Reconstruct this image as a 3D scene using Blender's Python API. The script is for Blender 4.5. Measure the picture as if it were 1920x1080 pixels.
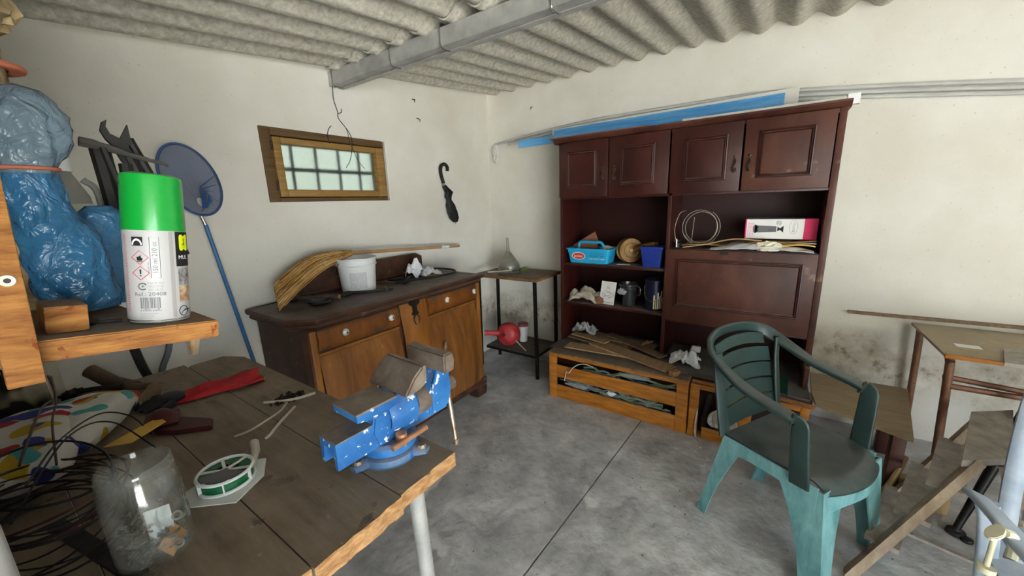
import bpy, bmesh, math, random
from mathutils import Vector, Matrix, noise
for o in list(bpy.data.objects): bpy.data.objects.remove(o)
sc = bpy.context.scene
COL = sc.collection
random.seed(7)
PI = math.pi

# ---------------------------------------------------------------- camera, sky, sun, exposure
YAW, PITCH, ROLL, FPX = math.radians(55.333), math.radians(12.625), math.radians(1.931), 710.0
_f = Vector((math.sin(YAW)*math.cos(PITCH), math.cos(YAW)*math.cos(PITCH), -math.sin(PITCH)))
_r = Vector((math.cos(YAW), -math.sin(YAW), 0)); _d = _f.cross(_r)
_r2 = math.cos(ROLL)*_r + math.sin(ROLL)*_d; _d2 = -math.sin(ROLL)*_r + math.cos(ROLL)*_d
cd = bpy.data.cameras.new('camera'); cam = bpy.data.objects.new('camera', cd); COL.objects.link(cam)
cam.matrix_world = Matrix(((_r2.x, -_d2.x, -_f.x, 0), (_r2.y, -_d2.y, -_f.y, 0), (_r2.z, -_d2.z, -_f.z, 1.5), (0, 0, 0, 1)))
cd.sensor_width = 36; cd.lens = FPX/1920*36; cd.clip_start = .02
sc.camera = cam
w = bpy.data.worlds.new('sky'); sc.world = w; w.use_nodes = True
bg = w.node_tree.nodes['Background']; bg.inputs[0].default_value = (.80, .90, 1.0, 1); bg.inputs[1].default_value = 3.0
sd = bpy.data.lights.new('sun', 'SUN'); sd.energy = 22.0; sd.angle = .009; sd.color = (1, .98, .945)
sun = bpy.data.objects.new('sun', sd); COL.objects.link(sun)
sun.rotation_euler = Vector((.30, .85, -1)).to_track_quat('-Z', 'Y').to_euler()
sc.view_settings.view_transform = 'Standard'; sc.view_settings.look = 'None'
sc.view_settings.exposure = 2.12; sc.view_settings.gamma = 1; sc.view_settings.use_curve_mapping = False

# ---------------------------------------------------------------- helpers
def lin(h):
    v = [int(h[i:i+2], 16)/255 for i in (0, 2, 4)]
    return tuple(c/12.92 if c <= .04045 else ((c+.055)/1.055)**2.4 for c in v) + (1,)
MATS = {}
def mat(name, cols, rough=.7, metal=0, scale=6, detail=5, stretch=(1, 1, 1), bump=0, bscale=60, spec=.4, dust=None, chips=None,
        trans=0, coat=0, lo=.3, hi=.7, alpha=1, sheen=0, sss=0):
    m = bpy.data.materials.new(name); m.use_nodes = True; MATS[name] = m
    nt = m.node_tree; N = nt.nodes; L = nt.links; b = N['Principled BSDF']
    b.inputs['Roughness'].default_value = rough; b.inputs['Metallic'].default_value = metal
    b.inputs['Specular IOR Level'].default_value = spec
    b.inputs['Transmission Weight'].default_value = trans; b.inputs['Coat Weight'].default_value = coat
    b.inputs['Alpha'].default_value = alpha
    if sss: b.inputs['Subsurface Weight'].default_value = sss
    cols = [cols] if isinstance(cols, str) else cols
    tc = N.new('ShaderNodeTexCoord'); mp = N.new('ShaderNodeMapping'); mp.inputs['Scale'].default_value = stretch
    L.new(tc.outputs['Object'], mp.inputs[0])
    out = None
    if len(cols) == 1: b.inputs['Base Color'].default_value = lin(cols[0])
    else:
        n = N.new('ShaderNodeTexNoise'); n.inputs['Scale'].default_value = scale; n.inputs['Detail'].default_value = detail
        n.inputs['Roughness'].default_value = .62; n.inputs['Distortion'].default_value = .3
        L.new(mp.outputs[0], n.inputs['Vector'])
        cr = N.new('ShaderNodeValToRGB'); e = cr.color_ramp.elements
        for i, c in enumerate(cols):
            p = lo + (hi-lo)*i/(len(cols)-1)
            el = e[0] if i == 0 else (e[1] if i == len(cols)-1 else e.new(p))
            el.position = p; el.color = lin(c)
        L.new(n.outputs['Fac'], cr.inputs[0]); out = cr.outputs[0]
    def mix(a, colour, fac):
        x = N.new('ShaderNodeMix'); x.data_type = 'RGBA'
        if a is None: x.inputs[6].default_value = lin(cols[0])
        else: L.new(a, x.inputs[6])
        x.inputs[7].default_value = lin(colour); L.new(fac, x.inputs[0]); return x.outputs[2]
    def ramp(src, a, c):
        r = N.new('ShaderNodeMapRange'); r.inputs[1].default_value = a; r.inputs[2].default_value = c; L.new(src, r.inputs[0]); return r.outputs[0]
    if chips:      # (colour, threshold, scale): worn paint, spots
        for (cc, th, cs) in ([chips] if isinstance(chips, tuple) else chips):
            n2 = N.new('ShaderNodeTexNoise'); n2.inputs['Scale'].default_value = cs; n2.inputs['Detail'].default_value = 4
            L.new(tc.outputs['Object'], n2.inputs['Vector'])
            out = mix(out, cc, ramp(n2.outputs['Fac'], th, th+.03))
    if dust:       # (colour, amount): dust that lies on upward faces
        g = N.new('ShaderNodeNewGeometry'); s = N.new('ShaderNodeSeparateXYZ'); L.new(g.outputs['Normal'], s.inputs[0])
        up = ramp(s.outputs[2], .4, .9); n3 = N.new('ShaderNodeTexNoise'); n3.inputs['Scale'].default_value = 9; n3.inputs['Detail'].default_value = 5
        L.new(tc.outputs['Object'], n3.inputs['Vector'])
        k = N.new('ShaderNodeMath'); k.operation = 'MULTIPLY'; L.new(up, k.inputs[0]); L.new(ramp(n3.outputs['Fac'], .2, .7), k.inputs[1])
        k2 = N.new('ShaderNodeMath'); k2.operation = 'MULTIPLY'; L.new(k.outputs[0], k2.inputs[0]); k2.inputs[1].default_value = dust[1]*1.25; k2.use_clamp = True
        out = mix(out, dust[0], k2.outputs[0])
    if out: L.new(out, b.inputs['Base Color'])
    if bump:
        n4 = N.new('ShaderNodeTexNoise'); n4.inputs['Scale'].default_value = bscale; n4.inputs['Detail'].default_value = 5
        L.new(mp.outputs[0], n4.inputs['Vector'])
        bp = N.new('ShaderNodeBump'); bp.inputs['Strength'].default_value = bump; bp.inputs['Distance'].default_value = .01
        L.new(n4.outputs['Fac'], bp.inputs['Height']); L.new(bp.outputs[0], b.inputs['Normal'])
    return m

def V(*a): return Vector(a[0] if len(a) == 1 else a)
def RZ(a): return Matrix.Rotation(a, 4, 'Z')
def TR(*a): return Matrix.Translation(V(*a))
def frame(origin, zdir, xdir=None):
    z = V(zdir).normalized(); x = V(xdir) if xdir else (V(1, 0, 0) if abs(z.x) < .8 else V(0, 1, 0))
    y = z.cross(x).normalized(); x = y.cross(z)
    o = V(origin)
    return Matrix(((x.x, y.x, z.x, o.x), (x.y, y.y, z.y, o.y), (x.z, y.z, z.z, o.z), (0, 0, 0, 1)))

class MB:
    def __init__(s): s.bm = bmesh.new()
    def addf(s, vs):
        try: return s.bm.faces.new(vs)
        except ValueError: return None
    def box(s, x0, x1, y0, y1, z0, z1, M=None, bev=0, seg=2):
        m = TR((x0+x1)/2, (y0+y1)/2, (z0+z1)/2) @ Matrix.Diagonal((abs(x1-x0), abs(y1-y0), abs(z1-z0), 1))
        if M is not None and bev == 0: m = M @ m
        r = bmesh.ops.create_cube(s.bm, size=1, matrix=m)['verts']
        if bev:
            es = list({e for v in r for e in v.link_edges})
            q = bmesh.ops.bevel(s.bm, geom=es, offset=bev, segments=seg, affect='EDGES', profile=.5)
            if M is not None:
                vs = {v for f in q['faces'] for v in f.verts} 
                stack = list(vs); seen = set(vs)
                while stack:
                    v = stack.pop()
                    for e in v.link_edges:
                        o = e.other_vert(v)
                        if o not in seen: seen.add(o); stack.append(o)
                bmesh.ops.transform(s.bm, matrix=M, verts=list(seen))
        return s
    def bar(s, p0, p1, wx, wy, up=(0, 0, 1), bev=0):      # square bar between two points
        p0, p1 = V(p0), V(p1); d = p1-p0
        M = frame(p0, d, V(up).cross(d) if V(up).cross(d).length > 1e-4 else None)
        return s.box(-wx/2, wx/2, -wy/2, wy/2, 0, d.length, M, bev)
    def ring(s, pts): return [s.bm.verts.new(p) for p in pts]
    def loft(s, rings, closed=True, cap=True, loop=False):
        R = [s.ring(r) for r in rings]; n = len(R[0]); m = len(R)
        for i in range(m if loop else m-1):
            a, b = R[i], R[(i+1) % m]
            for j in range(n if closed else n-1):
                k = (j+1) % n; s.addf((a[j], a[k], b[k], b[j]))
        if cap and closed and not loop: s.addf(R[0][::-1]); s.addf(R[-1])
        return s
    def tube(s, pts, r, n=8, closed=False, cap=True, sq=1.0):
        P = [V(p) for p in pts]; m = len(P); rs = r if isinstance(r, (list, tuple)) else [r]*m
        up = None; rings = []
        for i, p in enumerate(P):
            if closed: t = (P[(i+1) % m]-P[i-1])
            else: t = P[min(i+1, m-1)]-P[max(i-1, 0)]
            t = t.normalized() if t.length > 1e-9 else V(0, 0, 1)
            if up is None: up = V(0, 0, 1) if abs(t.z) < .9 else V(1, 0, 0)
            x = up - t*up.dot(t)
            x = x.normalized() if x.length > 1e-6 else t.orthogonal().normalized()
            up = x; y = t.cross(x)
            rings.append([p + x*math.cos(2*PI*j/n)*rs[i]*sq + y*math.sin(2*PI*j/n)*rs[i] for j in range(n)])
        return s.loft(rings, cap=cap, loop=closed)
    def cyl(s, p0, p1, r0, r1=None, n=16, cap=True): return s.tube([p0, p1], [r0, r0 if r1 is None else r1], n, cap=cap)
    def lathe(s, prof, M=None, n=28, cap=False):
        M = M or Matrix.Identity(4)
        return s.loft([[M @ V(r*math.cos(2*PI*j/n), r*math.sin(2*PI*j/n), z) for j in range(n)] for r, z in prof], cap=cap)
    def prism(s, poly, d, M=None, bev=0):
        M = M or Matrix.Identity(4)
        a = [s.bm.verts.new(V(x, y, 0)) for x, y in poly]; b = [s.bm.verts.new(V(x, y, d)) for x, y in poly]
        n = len(a); fs = [s.addf(a[::-1]), s.addf(b)]
        for i in range(n): fs.append(s.addf((a[i], a[(i+1) % n], b[(i+1) % n], b[i])))
        vs = a+b
        if bev:
            es = list({e for f in fs if f for e in f.edges}); q = bmesh.ops.bevel(s.bm, geom=es, offset=bev, segments=2, affect='EDGES')
            seen = {v for f in q['faces'] for v in f.verts}; st = list(seen)
            while st:
                v = st.pop()
                for e in v.link_edges:
                    o = e.other_vert(v)
                    if o not in seen: seen.add(o); st.append(o)
            vs = list(seen)
        bmesh.ops.transform(s.bm, matrix=M, verts=vs); return s
    def grid(s, fn, nu, nv, thick=0):
        g = [[s.bm.verts.new(fn(i/nu, j/nv)) for j in range(nv+1)] for i in range(nu+1)]
        fs = [s.addf((g[i][j], g[i+1][j], g[i+1][j+1], g[i][j+1])) for i in range(nu) for j in range(nv)]
        if thick:
            s.bm.normal_update(); bmesh.ops.solidify(s.bm, geom=[f for f in fs if f], thickness=thick)
        return s
    def blob(s, c, r, sub=4, amp=.25, freq=3.0, seed=0, flat=None, ridge=True):
        q = bmesh.ops.create_icosphere(s.bm, subdivisions=sub, radius=1)['verts']; c = V(c); r = V(r) if not isinstance(r, (int, float)) else V(r, r, r)
        for v in q:
            p = v.co.copy(); o = V(seed*7.1, seed*3.3, seed*1.7)
            h = noise.noise(p*freq+o)
            if ridge: h = 1-2*abs(h) + .5*(1-2*abs(noise.noise(p*freq*2.1+o)))-.75
            k = 1+amp*h
            co = V(p.x*r.x*k, p.y*r.y*k, p.z*r.z*k)
            if flat is not None and co.z < flat: co.z = flat
            v.co = c+co
        return s
    def crumple(s, c, sx, sy, h, seed=0, rot=0, n=26, fold=2.2, lift=.25):      # thin crumpled sheet heaped on a surface
        c = V(c); cs, sn = math.cos(rot), math.sin(rot)
        def f(u, v):
            x, y = 2*u-1, 2*v-1; p = V(x*fold, y*fold, seed*3.7)
            w = 1+.22*noise.noise(V(math.atan2(y, x)*1.5, seed, 2))
            e = max(0, 1-(x*x+y*y)**1.0*.62); r = abs(noise.noise(p))*1.3+.5*abs(noise.noise(p*2.3+V(4, 1, 0)))
            z = h*(e**.8)*(lift+1.25*r)+.002
            X, Y = sx*x*w+sx*.12*noise.noise(p*1.4+V(9, 0, 0)), sy*y*w+sy*.12*noise.noise(p*1.4+V(0, 9, 0))
            return V(c.x+X*cs-Y*sn, c.y+X*sn+Y*cs, c.z+max(.001, z))
        return s.grid(f, n, n, .0015)
    def text(s, body, size, fn, depth=0):
        cu = bpy.data.curves.new('t', 'FONT'); cu.body = body; cu.size = size; cu.align_x = 'CENTER'; cu.align_y = 'CENTER'; cu.resolution_u = 2
        ob = bpy.data.objects.new('t', cu); COL.objects.link(ob)
        me = bpy.data.meshes.new_from_object(ob.evaluated_get(bpy.context.evaluated_depsgraph_get()))
        vs = [s.bm.verts.new(fn(v.co.x, v.co.y)) for v in me.vertices]
        for p in me.polygons: s.addf([vs[i] for i in p.vertices])
        bpy.data.objects.remove(ob); bpy.data.curves.remove(cu); bpy.data.meshes.remove(me); return s
    def quad(s, pts): s.addf([s.bm.verts.new(V(p)) for p in pts]); return s
    def build(s, name, material, parent=None, smooth=True, ang=40, local=False, weld=False):
        bm = s.bm
        if weld: bmesh.ops.remove_doubles(bm, verts=bm.verts, dist=1e-5)
        bmesh.ops.recalc_face_normals(bm, faces=bm.faces)
        if parent is not None and not local:
            bmesh.ops.transform(bm, matrix=parent.matrix_basis.inverted() if parent.parent is None else (parent.parent.matrix_basis @ parent.matrix_basis).inverted(), verts=bm.verts)
        loc = None
        if parent is None and not local:
            xs = [v.co.x for v in bm.verts]; ys = [v.co.y for v in bm.verts]; zs = [v.co.z for v in bm.verts]
            loc = V((min(xs)+max(xs))/2, (min(ys)+max(ys))/2, min(zs))
            bmesh.ops.translate(bm, vec=-loc, verts=bm.verts)
        me = bpy.data.meshes.new(name); bm.to_mesh(me); bm.free()
        if smooth:
            me.polygons.foreach_set('use_smooth', [True]*len(me.polygons)); me.set_sharp_from_angle(angle=math.radians(ang))
        ms = material if isinstance(material, (list, tuple)) else [material]
        for m in ms: me.materials.append(MATS[m] if isinstance(m, str) else m)
        o = bpy.data.objects.new(name, me); COL.objects.link(o)
        if loc is not None: o.location = loc
        if parent is not None: o.parent = parent
        return o
def tag(o, label=None, cat=None, group=None, kind=None):
    if label: o['label'] = label
    if cat: o['category'] = cat
    if group: o['group'] = group
    if kind: o['kind'] = kind
    return o
def thing(name, label, cat, loc=(0, 0, 0), M=None, group=None):
    e = bpy.data.objects.new(name, None); COL.objects.link(e); e.empty_display_size = .05
    e.matrix_basis = M if M is not None else TR(loc)
    return tag(e, label, cat, group)
def copy_tree(o, parent=None):
    c = o.copy(); COL.objects.link(c); c.parent = parent
    for ch in [x for x in bpy.data.objects if x.parent == o]: copy_tree(ch, c)
    return c
def bez(P, n=24):          # Catmull-Rom through points
    P = [V(p) for p in P]; out = []
    Q = [P[0]*2-P[1]] + P + [P[-1]*2-P[-2]]
    k = max(1, n//(len(P)-1))
    for i in range(1, len(Q)-2):
        for j in range(k):
            t = j/k; a, b, c, d = Q[i-1], Q[i], Q[i+1], Q[i+2]
            out.append(.5*((2*b)+(c-a)*t+(2*a-5*b+4*c-d)*t*t+(3*b-a-3*c+d)*t**3))
    return out + [P[-1]]
def rounded(wd, h, r, n=4):
    pts = []
    for cx, cy, a0 in ((wd/2-r, h/2-r, 0), (-wd/2+r, h/2-r, 90), (-wd/2+r, -h/2+r, 180), (wd/2-r, -h/2+r, 270)):
        for i in range(n+1):
            a = math.radians(a0+90*i/n); pts.append((cx+r*math.cos(a), cy+r*math.sin(a)))
    return pts

# ---------------------------------------------------------------- materials
def wall_material(name, stain_lo, stain_hi, peel):
    m = bpy.data.materials.new(name); m.use_nodes = True; MATS[name] = m; nt = m.node_tree; N = nt.nodes; L = nt.links; b = N['Principled BSDF']
    b.inputs['Roughness'].default_value = .95; b.inputs['Specular IOR Level'].default_value = .1
    tc = N.new('ShaderNodeTexCoord')
    def nz(s, d=5, r=.6):
        n = N.new('ShaderNodeTexNoise'); n.inputs['Scale'].default_value = s; n.inputs['Detail'].default_value = d; n.inputs['Roughness'].default_value = r
        L.new(tc.outputs['Object'], n.inputs['Vector']); return n.outputs['Fac']
    def rng(src, a, c, o0=0, o1=1):
        r = N.new('ShaderNodeMapRange'); r.inputs[1].default_value = a; r.inputs[2].default_value = c; r.inputs[3].default_value = o0; r.inputs[4].default_value = o1
        L.new(src, r.inputs[0]); return r.outputs[0]
    def mth(op, a, c):
        k = N.new('ShaderNodeMath'); k.operation = op; k.use_clamp = op == 'MULTIPLY'
        for i, q in enumerate((a, c)):
            if isinstance(q, (int, float)): k.inputs[i].default_value = q
            else: L.new(q, k.inputs[i])
        return k.outputs[0]
    def mix(a, c, f):
        x = N.new('ShaderNodeMix'); x.data_type = 'RGBA'
        for i, q in ((6, a), (7, c)):
            if isinstance(q, str): x.inputs[i].default_value = lin(q)
            else: L.new(q, x.inputs[i])
        L.new(f, x.inputs[0]); return x.outputs[2]
    col = mix('d9d5c8', 'e6e3da', rng(nz(1.6), .35, .65))
    col = mix(col, 'c9bfae', mth('MULTIPLY', rng(nz(.9, 3), .5, .75), .55))
    col = mix(col, 'a79c88', mth('MULTIPLY', rng(nz(60, 2), .68, .74), .5))
    s = N.new('ShaderNodeSeparateXYZ'); L.new(tc.outputs['Object'], s.inputs[0]); z = mth('ADD', s.outputs[2], mth('MULTIPLY', mth('SUBTRACT', nz(2.2, 6), .5), .45))
    band = mth('MULTIPLY', rng(z, stain_lo-.12, stain_lo), rng(z, stain_hi, stain_hi-.16))
    col = mix(col, 'a0957f', mth('MULTIPLY', mth('MULTIPLY', band, rng(nz(7, 6, .7), .32, .58)), peel))
    col = mix(col, '7d7363', mth('MULTIPLY', mth('MULTIPLY', band, rng(nz(14, 6, .7), .55, .68)), peel))
    col = mix(col, 'b9bcbb', mth('MULTIPLY', rng(z, stain_lo+.02, stain_lo-.1), .6*peel))
    L.new(col, b.inputs['Base Color'])
    bp = N.new('ShaderNodeBump'); bp.inputs['Strength'].default_value = .35; bp.inputs['Distance'].default_value = .012
    h = mth('ADD', mth('MULTIPLY', nz(5, 8, .65), 1.0), mth('MULTIPLY', mth('MULTIPLY', band, nz(22, 5)), 1.6*peel))
    L.new(h, bp.inputs['Height']); L.new(bp.outputs[0], b.inputs['Normal'])
wall_material('plaster_right', .36, .68, .7)
wall_material('plaster_back', .40, .62, .8)
mat('concrete', ['9b9c9e', 'b8b9bb', 'd2d3d5'], .8, scale=5.5, detail=12, bump=1.0, bscale=16, lo=.32, hi=.68, chips=[('dddee1', .60, 1.7), ('a3a4a6', .66, 3.5), ('85868a', .69, 34)])
mat('cement_grey', ['5a5854', '6c6a65'], .95, scale=4, bump=.3)
mat('joint', '3c3b38', .95)
mat('courtyard', ['b6b4ae', 'cac8c2'], .9, scale=2)
mat('fibre_cement', ['a8a498', 'c6c1b2', 'dbd6c6'], .95, scale=38, detail=4, bump=.35, bscale=55, spec=.1, chips=('c2beae', .64, 60))
mat('galvanised', ['9a9a96', 'aeaeaa', 'bebeb9'], .5, .2, scale=9, bump=.05)
mat('dark_steel', ['2a2826', '3a3632'], .55, .6, scale=20)
mat('window_wood', ['7a5a2c', '94703a', 'a88347'], .55, scale=5, stretch=(1, 6, 14), bump=.08)
mat('window_wood_dark', ['4e3a20', '6d5230'], .7, scale=6, stretch=(1, 6, 14))
mat('maroon', ['290d0a', '38120c', '481a13'], .42, scale=5, stretch=(3, 1, .6), dust=('8a8078', .6), bump=.04, bscale=30, spec=.5)
mat('maroon_worn', ['371611', '4a231b', '5e382b'], .5, scale=4, stretch=(2, 1, .7), dust=('8a8078', .7), chips=('7d6452', .66, 5), bump=.05, bscale=30)  # chipped maroon; the right door's grey sheen is put into the colour
mat('maroon_dark', ['250b09', '32110d'], .6, scale=5, dust=('6c6762', .75))
mat('dusty_top', ['4a4744', '5c5954', '686561'], .9, scale=7, bump=.15, bscale=40)
mat('oak_orange', ['8a4f14', 'b06c1e', 'c98430'], .5, scale=4, detail=7, stretch=(6, 1.2, 7), bump=.06, bscale=20, dust=('8b8176', .7), spec=.4)
mat('walnut_front', ['4c260c', '74401a', '93581f'], .45, scale=3.2, detail=7, stretch=(3, 3, .7), bump=.05, bscale=24, dust=('5a5148', .85), chips=('4a3a2c', .60, 7), spec=.45)
mat('walnut_orange', ['693c14', '87521d', '9c6427'], .45, scale=3, detail=7, stretch=(4, 4, .7), bump=.05, bscale=24, dust=('5a5148', .8), spec=.45)
mat('walnut_dark', ['2e1a0e', '44281a', '583828'], .55, scale=4, stretch=(2, 2, 2), dust=('6a6058', .9), bump=.08, chips=('6b5a4a', .66, 14))
mat('bench_wood', ['5a4c3e', '7c6c59', '978672'], .9, scale=3.5, detail=9, stretch=(7, 1, 4), bump=.3, bscale=10, dust=('928573', .7), chips=[('453a2e', .64, 11), ('a39886', .69, 40)])
mat('fresh_wood', ['8a5c30', 'b07a44', 'cfa472'], .8, scale=5, detail=8, stretch=(6, 8, 14), bump=.6, bscale=16, chips=('6b4524', .62, 18))
mat('rack_wood', ['6f3f16', '935822', 'b07a3e'], .75, scale=16, detail=8, stretch=(1.2, 4, 7), bump=.5, bscale=60, dust=('6f6a62', .95), chips=('7a3c12', .64, 60))
mat('ply_tan', ['8f7a5c', 'a08a69', 'ab9675'], .8, scale=6, detail=7, stretch=(5, 1, 3), dust=('8c8475', .4))
mat('laminate_tan', ['9a7750', 'b48f66', 'c8a67c'], .6, scale=5, stretch=(1, 6, 4), dust=('8f8476', .5))
mat('laminate_brown', ['6b5238', '87694c', '9c8062'], .7, scale=5, stretch=(1, 6, 4), dust=('7d746a', .6))
mat('grey_wood', ['8c857d', 'a69f96', 'b9b2a8'], .9, scale=4, detail=9, stretch=(4, 4, 1.5), bump=.35, bscale=14, chips=('b5aca0', .68, 20))
mat('brown_wood', ['8a7561', 'a8947d', 'bcaa94'], .85, scale=4, detail=8, stretch=(4, 4, 1.5), bump=.3, bscale=14, chips=('c9c4ba', .70, 26))
mat('desk_top', ['9c8b6d', 'ab9a7b', 'b8a888'], .6, scale=8, dust=('a39a8a', .4), chips=('584a3a', .71, 20))
mat('desk_edge', ['a5651f', 'b87a30'], .6, scale=8)
mat('desk_tube', ['6f4a36', '86604a'], .45, .2, scale=12, chips=('5a3d2c', .64, 22))
mat('black_metal', ['15140f', '23211d'], .45, .5, scale=16)
mat('chair_green', ['132322', '1c302e', '2a423f'], .45, scale=5, detail=7, dust=('535957', .95), spec=.5)
mat('chair_green_lit', ['3f7678', '5f9a9c', '84b6b8'], .45, scale=5, stretch=(3, 3, 1), detail=7, dust=('686f6c', .8), spec=.5)  # same plastic as chair_green, with daylight on legs put into the colour
mat('chair_white', ['8592a3', 'a0acbb', 'b6c0cb'], .5, scale=6, detail=6, spec=.4)
mat('cream_plastic', ['d8d3b4', 'e6e2c8'], .45, scale=8)
mat('vice_blue', ['1a5290', '2668ac', '3a80c0'], .45, scale=9, dust=('8a7d72', .8), chips=[('dfe4e4', .63, 60), ('e8eef2', .67, 26), ('6a5a50', .70, 15)], bump=.12, bscale=40, spec=.5)
mat('vice_base', ['3d5f8c', '54789f', '6a8aa8'], .5, scale=9, dust=('8b8078', .6), chips=[('1d66b5', .58, 14)], bump=.15, bscale=40)
mat('vice_steel', ['5f5148', '8a7868', 'a59686'], .5, .35, scale=14, detail=7, bump=.15, chips=('c9c0b4', .68, 26), dust=('7a7068', .6))
mat('copper_rod', ['b07a55', 'cf9a72'], .4, .5, scale=12)
mat('bright_steel', ['8e7a62', 'b8a488', 'd6c8b0'], .3, .8, scale=20)
mat('chrome', ['9c9c9a', 'd0d0cc'], .25, .85, scale=20)
mat('white_plastic', ['e4e6e4', 'f0f1ef'], .4, scale=5)
mat('white_card', ['e6e4e0', 'f0efec'], .6, scale=6)
mat('white_bag', ['d6dade', 'eef0f2'], .4, scale=12, spec=.5, sss=0)
mat('straw', ['9a6a2c', 'bd873c', 'd8a85c'], .75, scale=9, stretch=(1, 1, 1))
mat('straw_pale', ['c89a58', 'e4c08a'], .75, scale=9)
mat('straw_dark', ['6a4a1c', '8a6630'], .8, scale=9)
mat('broom_stick', ['a98058', 'c29a70'], .6, scale=5)
mat('black_rubber', ['17171a', '26262a'], .55, scale=14)
mat('hose_grey', ['5a5f60', '7c8282'], .5, scale=14)
mat('hose_green', ['5d6e58', '8a9a80'], .5, scale=14)
mat('umbrella_black', ['0d0d0f', '18181b'], .6, scale=14, bump=.2)
mat('net_blue', ['2f4a78', '3d5a8a'], .6, scale=14)
mat('pole_blue', ['2a5f8f', '3874a5'], .4, scale=9)
mat('foil_blue', ['3b8ed0', '5aa8e2', '7cc0ee'], .3, scale=4, stretch=(1, .5, 6), bump=.2, bscale=20, spec=.6)
mat('pvc_grey', ['b6b7b2', 'c8c9c4'], .5, scale=5)
mat('pvc_white', ['dcdad0', 'e6e4da'], .5, scale=5)
mat('cloth_white', ['cfccc2', 'e2dfd6'], .9, scale=20, bump=.2)
mat('tray_blue', ['1f9fce', '2fb0dd'], .45, scale=6)
mat('navy_plastic', ['1c2f80', '2a409a'], .35, scale=6)
mat('brass_brown', ['6a4a20', '8a652e', 'a37d42'], .4, .4, scale=8)
mat('bronze_dark', ['40342a', '5c4c3c'], .4, .5, scale=12)
mat('copper_sheet', ['8a5a44', 'a0705a'], .6, scale=6)
mat('rag', ['a39a88', 'b9b09e', 'cbc3b2'], .95, scale=9, bump=.4, bscale=20)
mat('smoked_plastic', ['26272a', '3b3d40'], .2, scale=6, spec=.7)
mat('navy_can', ['10142a', '1c2242'], .3, .2, scale=6)
mat('pink', ['e0105e', 'ee2a72'], .5, scale=6)
mat('pink_print', 'e0628c', .6)
mat('logo_red', 'd23a22', .5)
mat('logo_white', 'f4f2ee', .5)
mat('ink_black', '141414', .6)
mat('ink_grey', '6a6a6c', .6)
mat('ink_light', '969290', .6)
mat('ink_navy', '20386a', .6)
mat('ink_red', 'c8304a', .6)
mat('yellow_paper', ['d8a63c', 'e8bf58'], .7, scale=6)
mat('cardboard', ['a58a60', 'b89c70'], .8, scale=8)
mat('paper_cream', ['e0d8bc', 'efe9d4'], .6, scale=8)
mat('green_leaf', ['6d8a2c', '9ab848'], .6, scale=12)
mat('zinc', ['7c7a70', '969488', 'aaa89c'], .45, .4, scale=9, dust=('7d7a6f', .6))
mat('red_plastic', ['9c1820', 'b8222c', 'c84a4c'], .45, scale=9)
mat('brick_lid', ['7a3a34', '8c4a42'], .6, scale=8)
mat('red_cloth', ['9c0e18', 'bd1822', 'd02a30'], .75, scale=8, bump=.2)
mat('can_green', ['0a8a2e', '0e9838'], .3, spec=.6, coat=.3, scale=2)
mat('can_white', ['a6a6a4', 'b0b0ae'], .4, scale=4, spec=.5)
mat('hazard_red', 'cf3a5c', .5)
mat('lime', 'd6e21e', .5)
mat('photo_brown', ['6a4020', 'c08a58', 'e0c4a0'], .5, scale=60)
mat('photo_grey', ['2e2a2a', '8a8684', 'c8c4c2'], .5, scale=70)
mat('spool_white', ['d9dcd8', 'e8eae6'], .45, scale=8)
mat('spool_green', ['0c5a34', '12703f'], .4, scale=8, stretch=(1, 1, 40), bump=.3, bscale=30)
mat('cable_white', ['b5aa98', 'cfc6b4'], .6, scale=10)
mat('debris', ['241d17', '3e342a'], .95, scale=30, bump=.5)
mat('log_brown', ['3e3024', '564433', '6b5844'], .85, scale=8, stretch=(2, 2, 1), bump=.3)
mat('leather_red', ['3c1512', '561f1a'], .6, scale=8)
mat('wire_black', ['141210', '241f1b'], .5, scale=10)
mat('wire_brown', ['3a2018', '54302a'], .5, scale=10)
mat('bottle_clear', ['8f8f84', 'a8a89c'], .35, scale=6, trans=.35)
mat('bottle_label', ['b8b89a', 'c8c8ac'], .6, scale=6)
mat('tool_black', ['1b1a18', '2c2a27'], .5, .3, scale=12)
mat('tool_grey', ['4a4844', '605d57'], .5, .4, scale=12)
mat('cord_orange', ['a85a3c', 'c0745a'], .7, scale=12)
mat('mottled_pole', ['5a4c30', 'a0875c', 'c2ab80'], .85, scale=40, bump=.3)
mat('tile_green', ['123a30', '1c5244'], .4, scale=10)
mat('rope', ['a8a090', 'c6bfb0', 'dad4c8'], .9, scale=16, bump=.4)
mat('wood_chip', ['b5783c', 'd09a5c'], .8, scale=10)
mat('bolt_metal', ['4e4c48', '8c8a84', 'b2b0aa'], .35, .7, scale=30)
mat('blue_bag_inner', ['2a5f8a', '3f7eaa'], .35, scale=8)
mat('knob_glass', ['b9b8b0', 'd8d7d0'], .15, scale=10, spec=.9, coat=.5)
mat('walnut_door', ['563013', '77481f', '8f5c2a'], .42, scale=2.6, detail=7, stretch=(5, 5, .8), bump=.04, bscale=24, spec=.45)
mat('pail_print', ['b4b4ba', 'd2d2d6', 'e0e0e0'], .45, scale=90, stretch=(1, 1, 3))
mat('table_wood', ['55361f', '77502f', '8f6640'], .6, scale=5, stretch=(1.5, 5, 4), dust=('5e564d', .95))
mat('ply_dusty', ['4a443c', '5f574d', '6e665a'], .9, scale=8)
mat('log_end', ['6b5a44', '7d6b52'], .9, scale=12)
mat('teal_dark', ['1c4a5a', '2c6474'], .4, scale=8)
mat('spotted', ['15140f', '24211b', 'b5a88c', 'c8bc9f'], .95, scale=11, detail=1, lo=.44, hi=.56)
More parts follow.
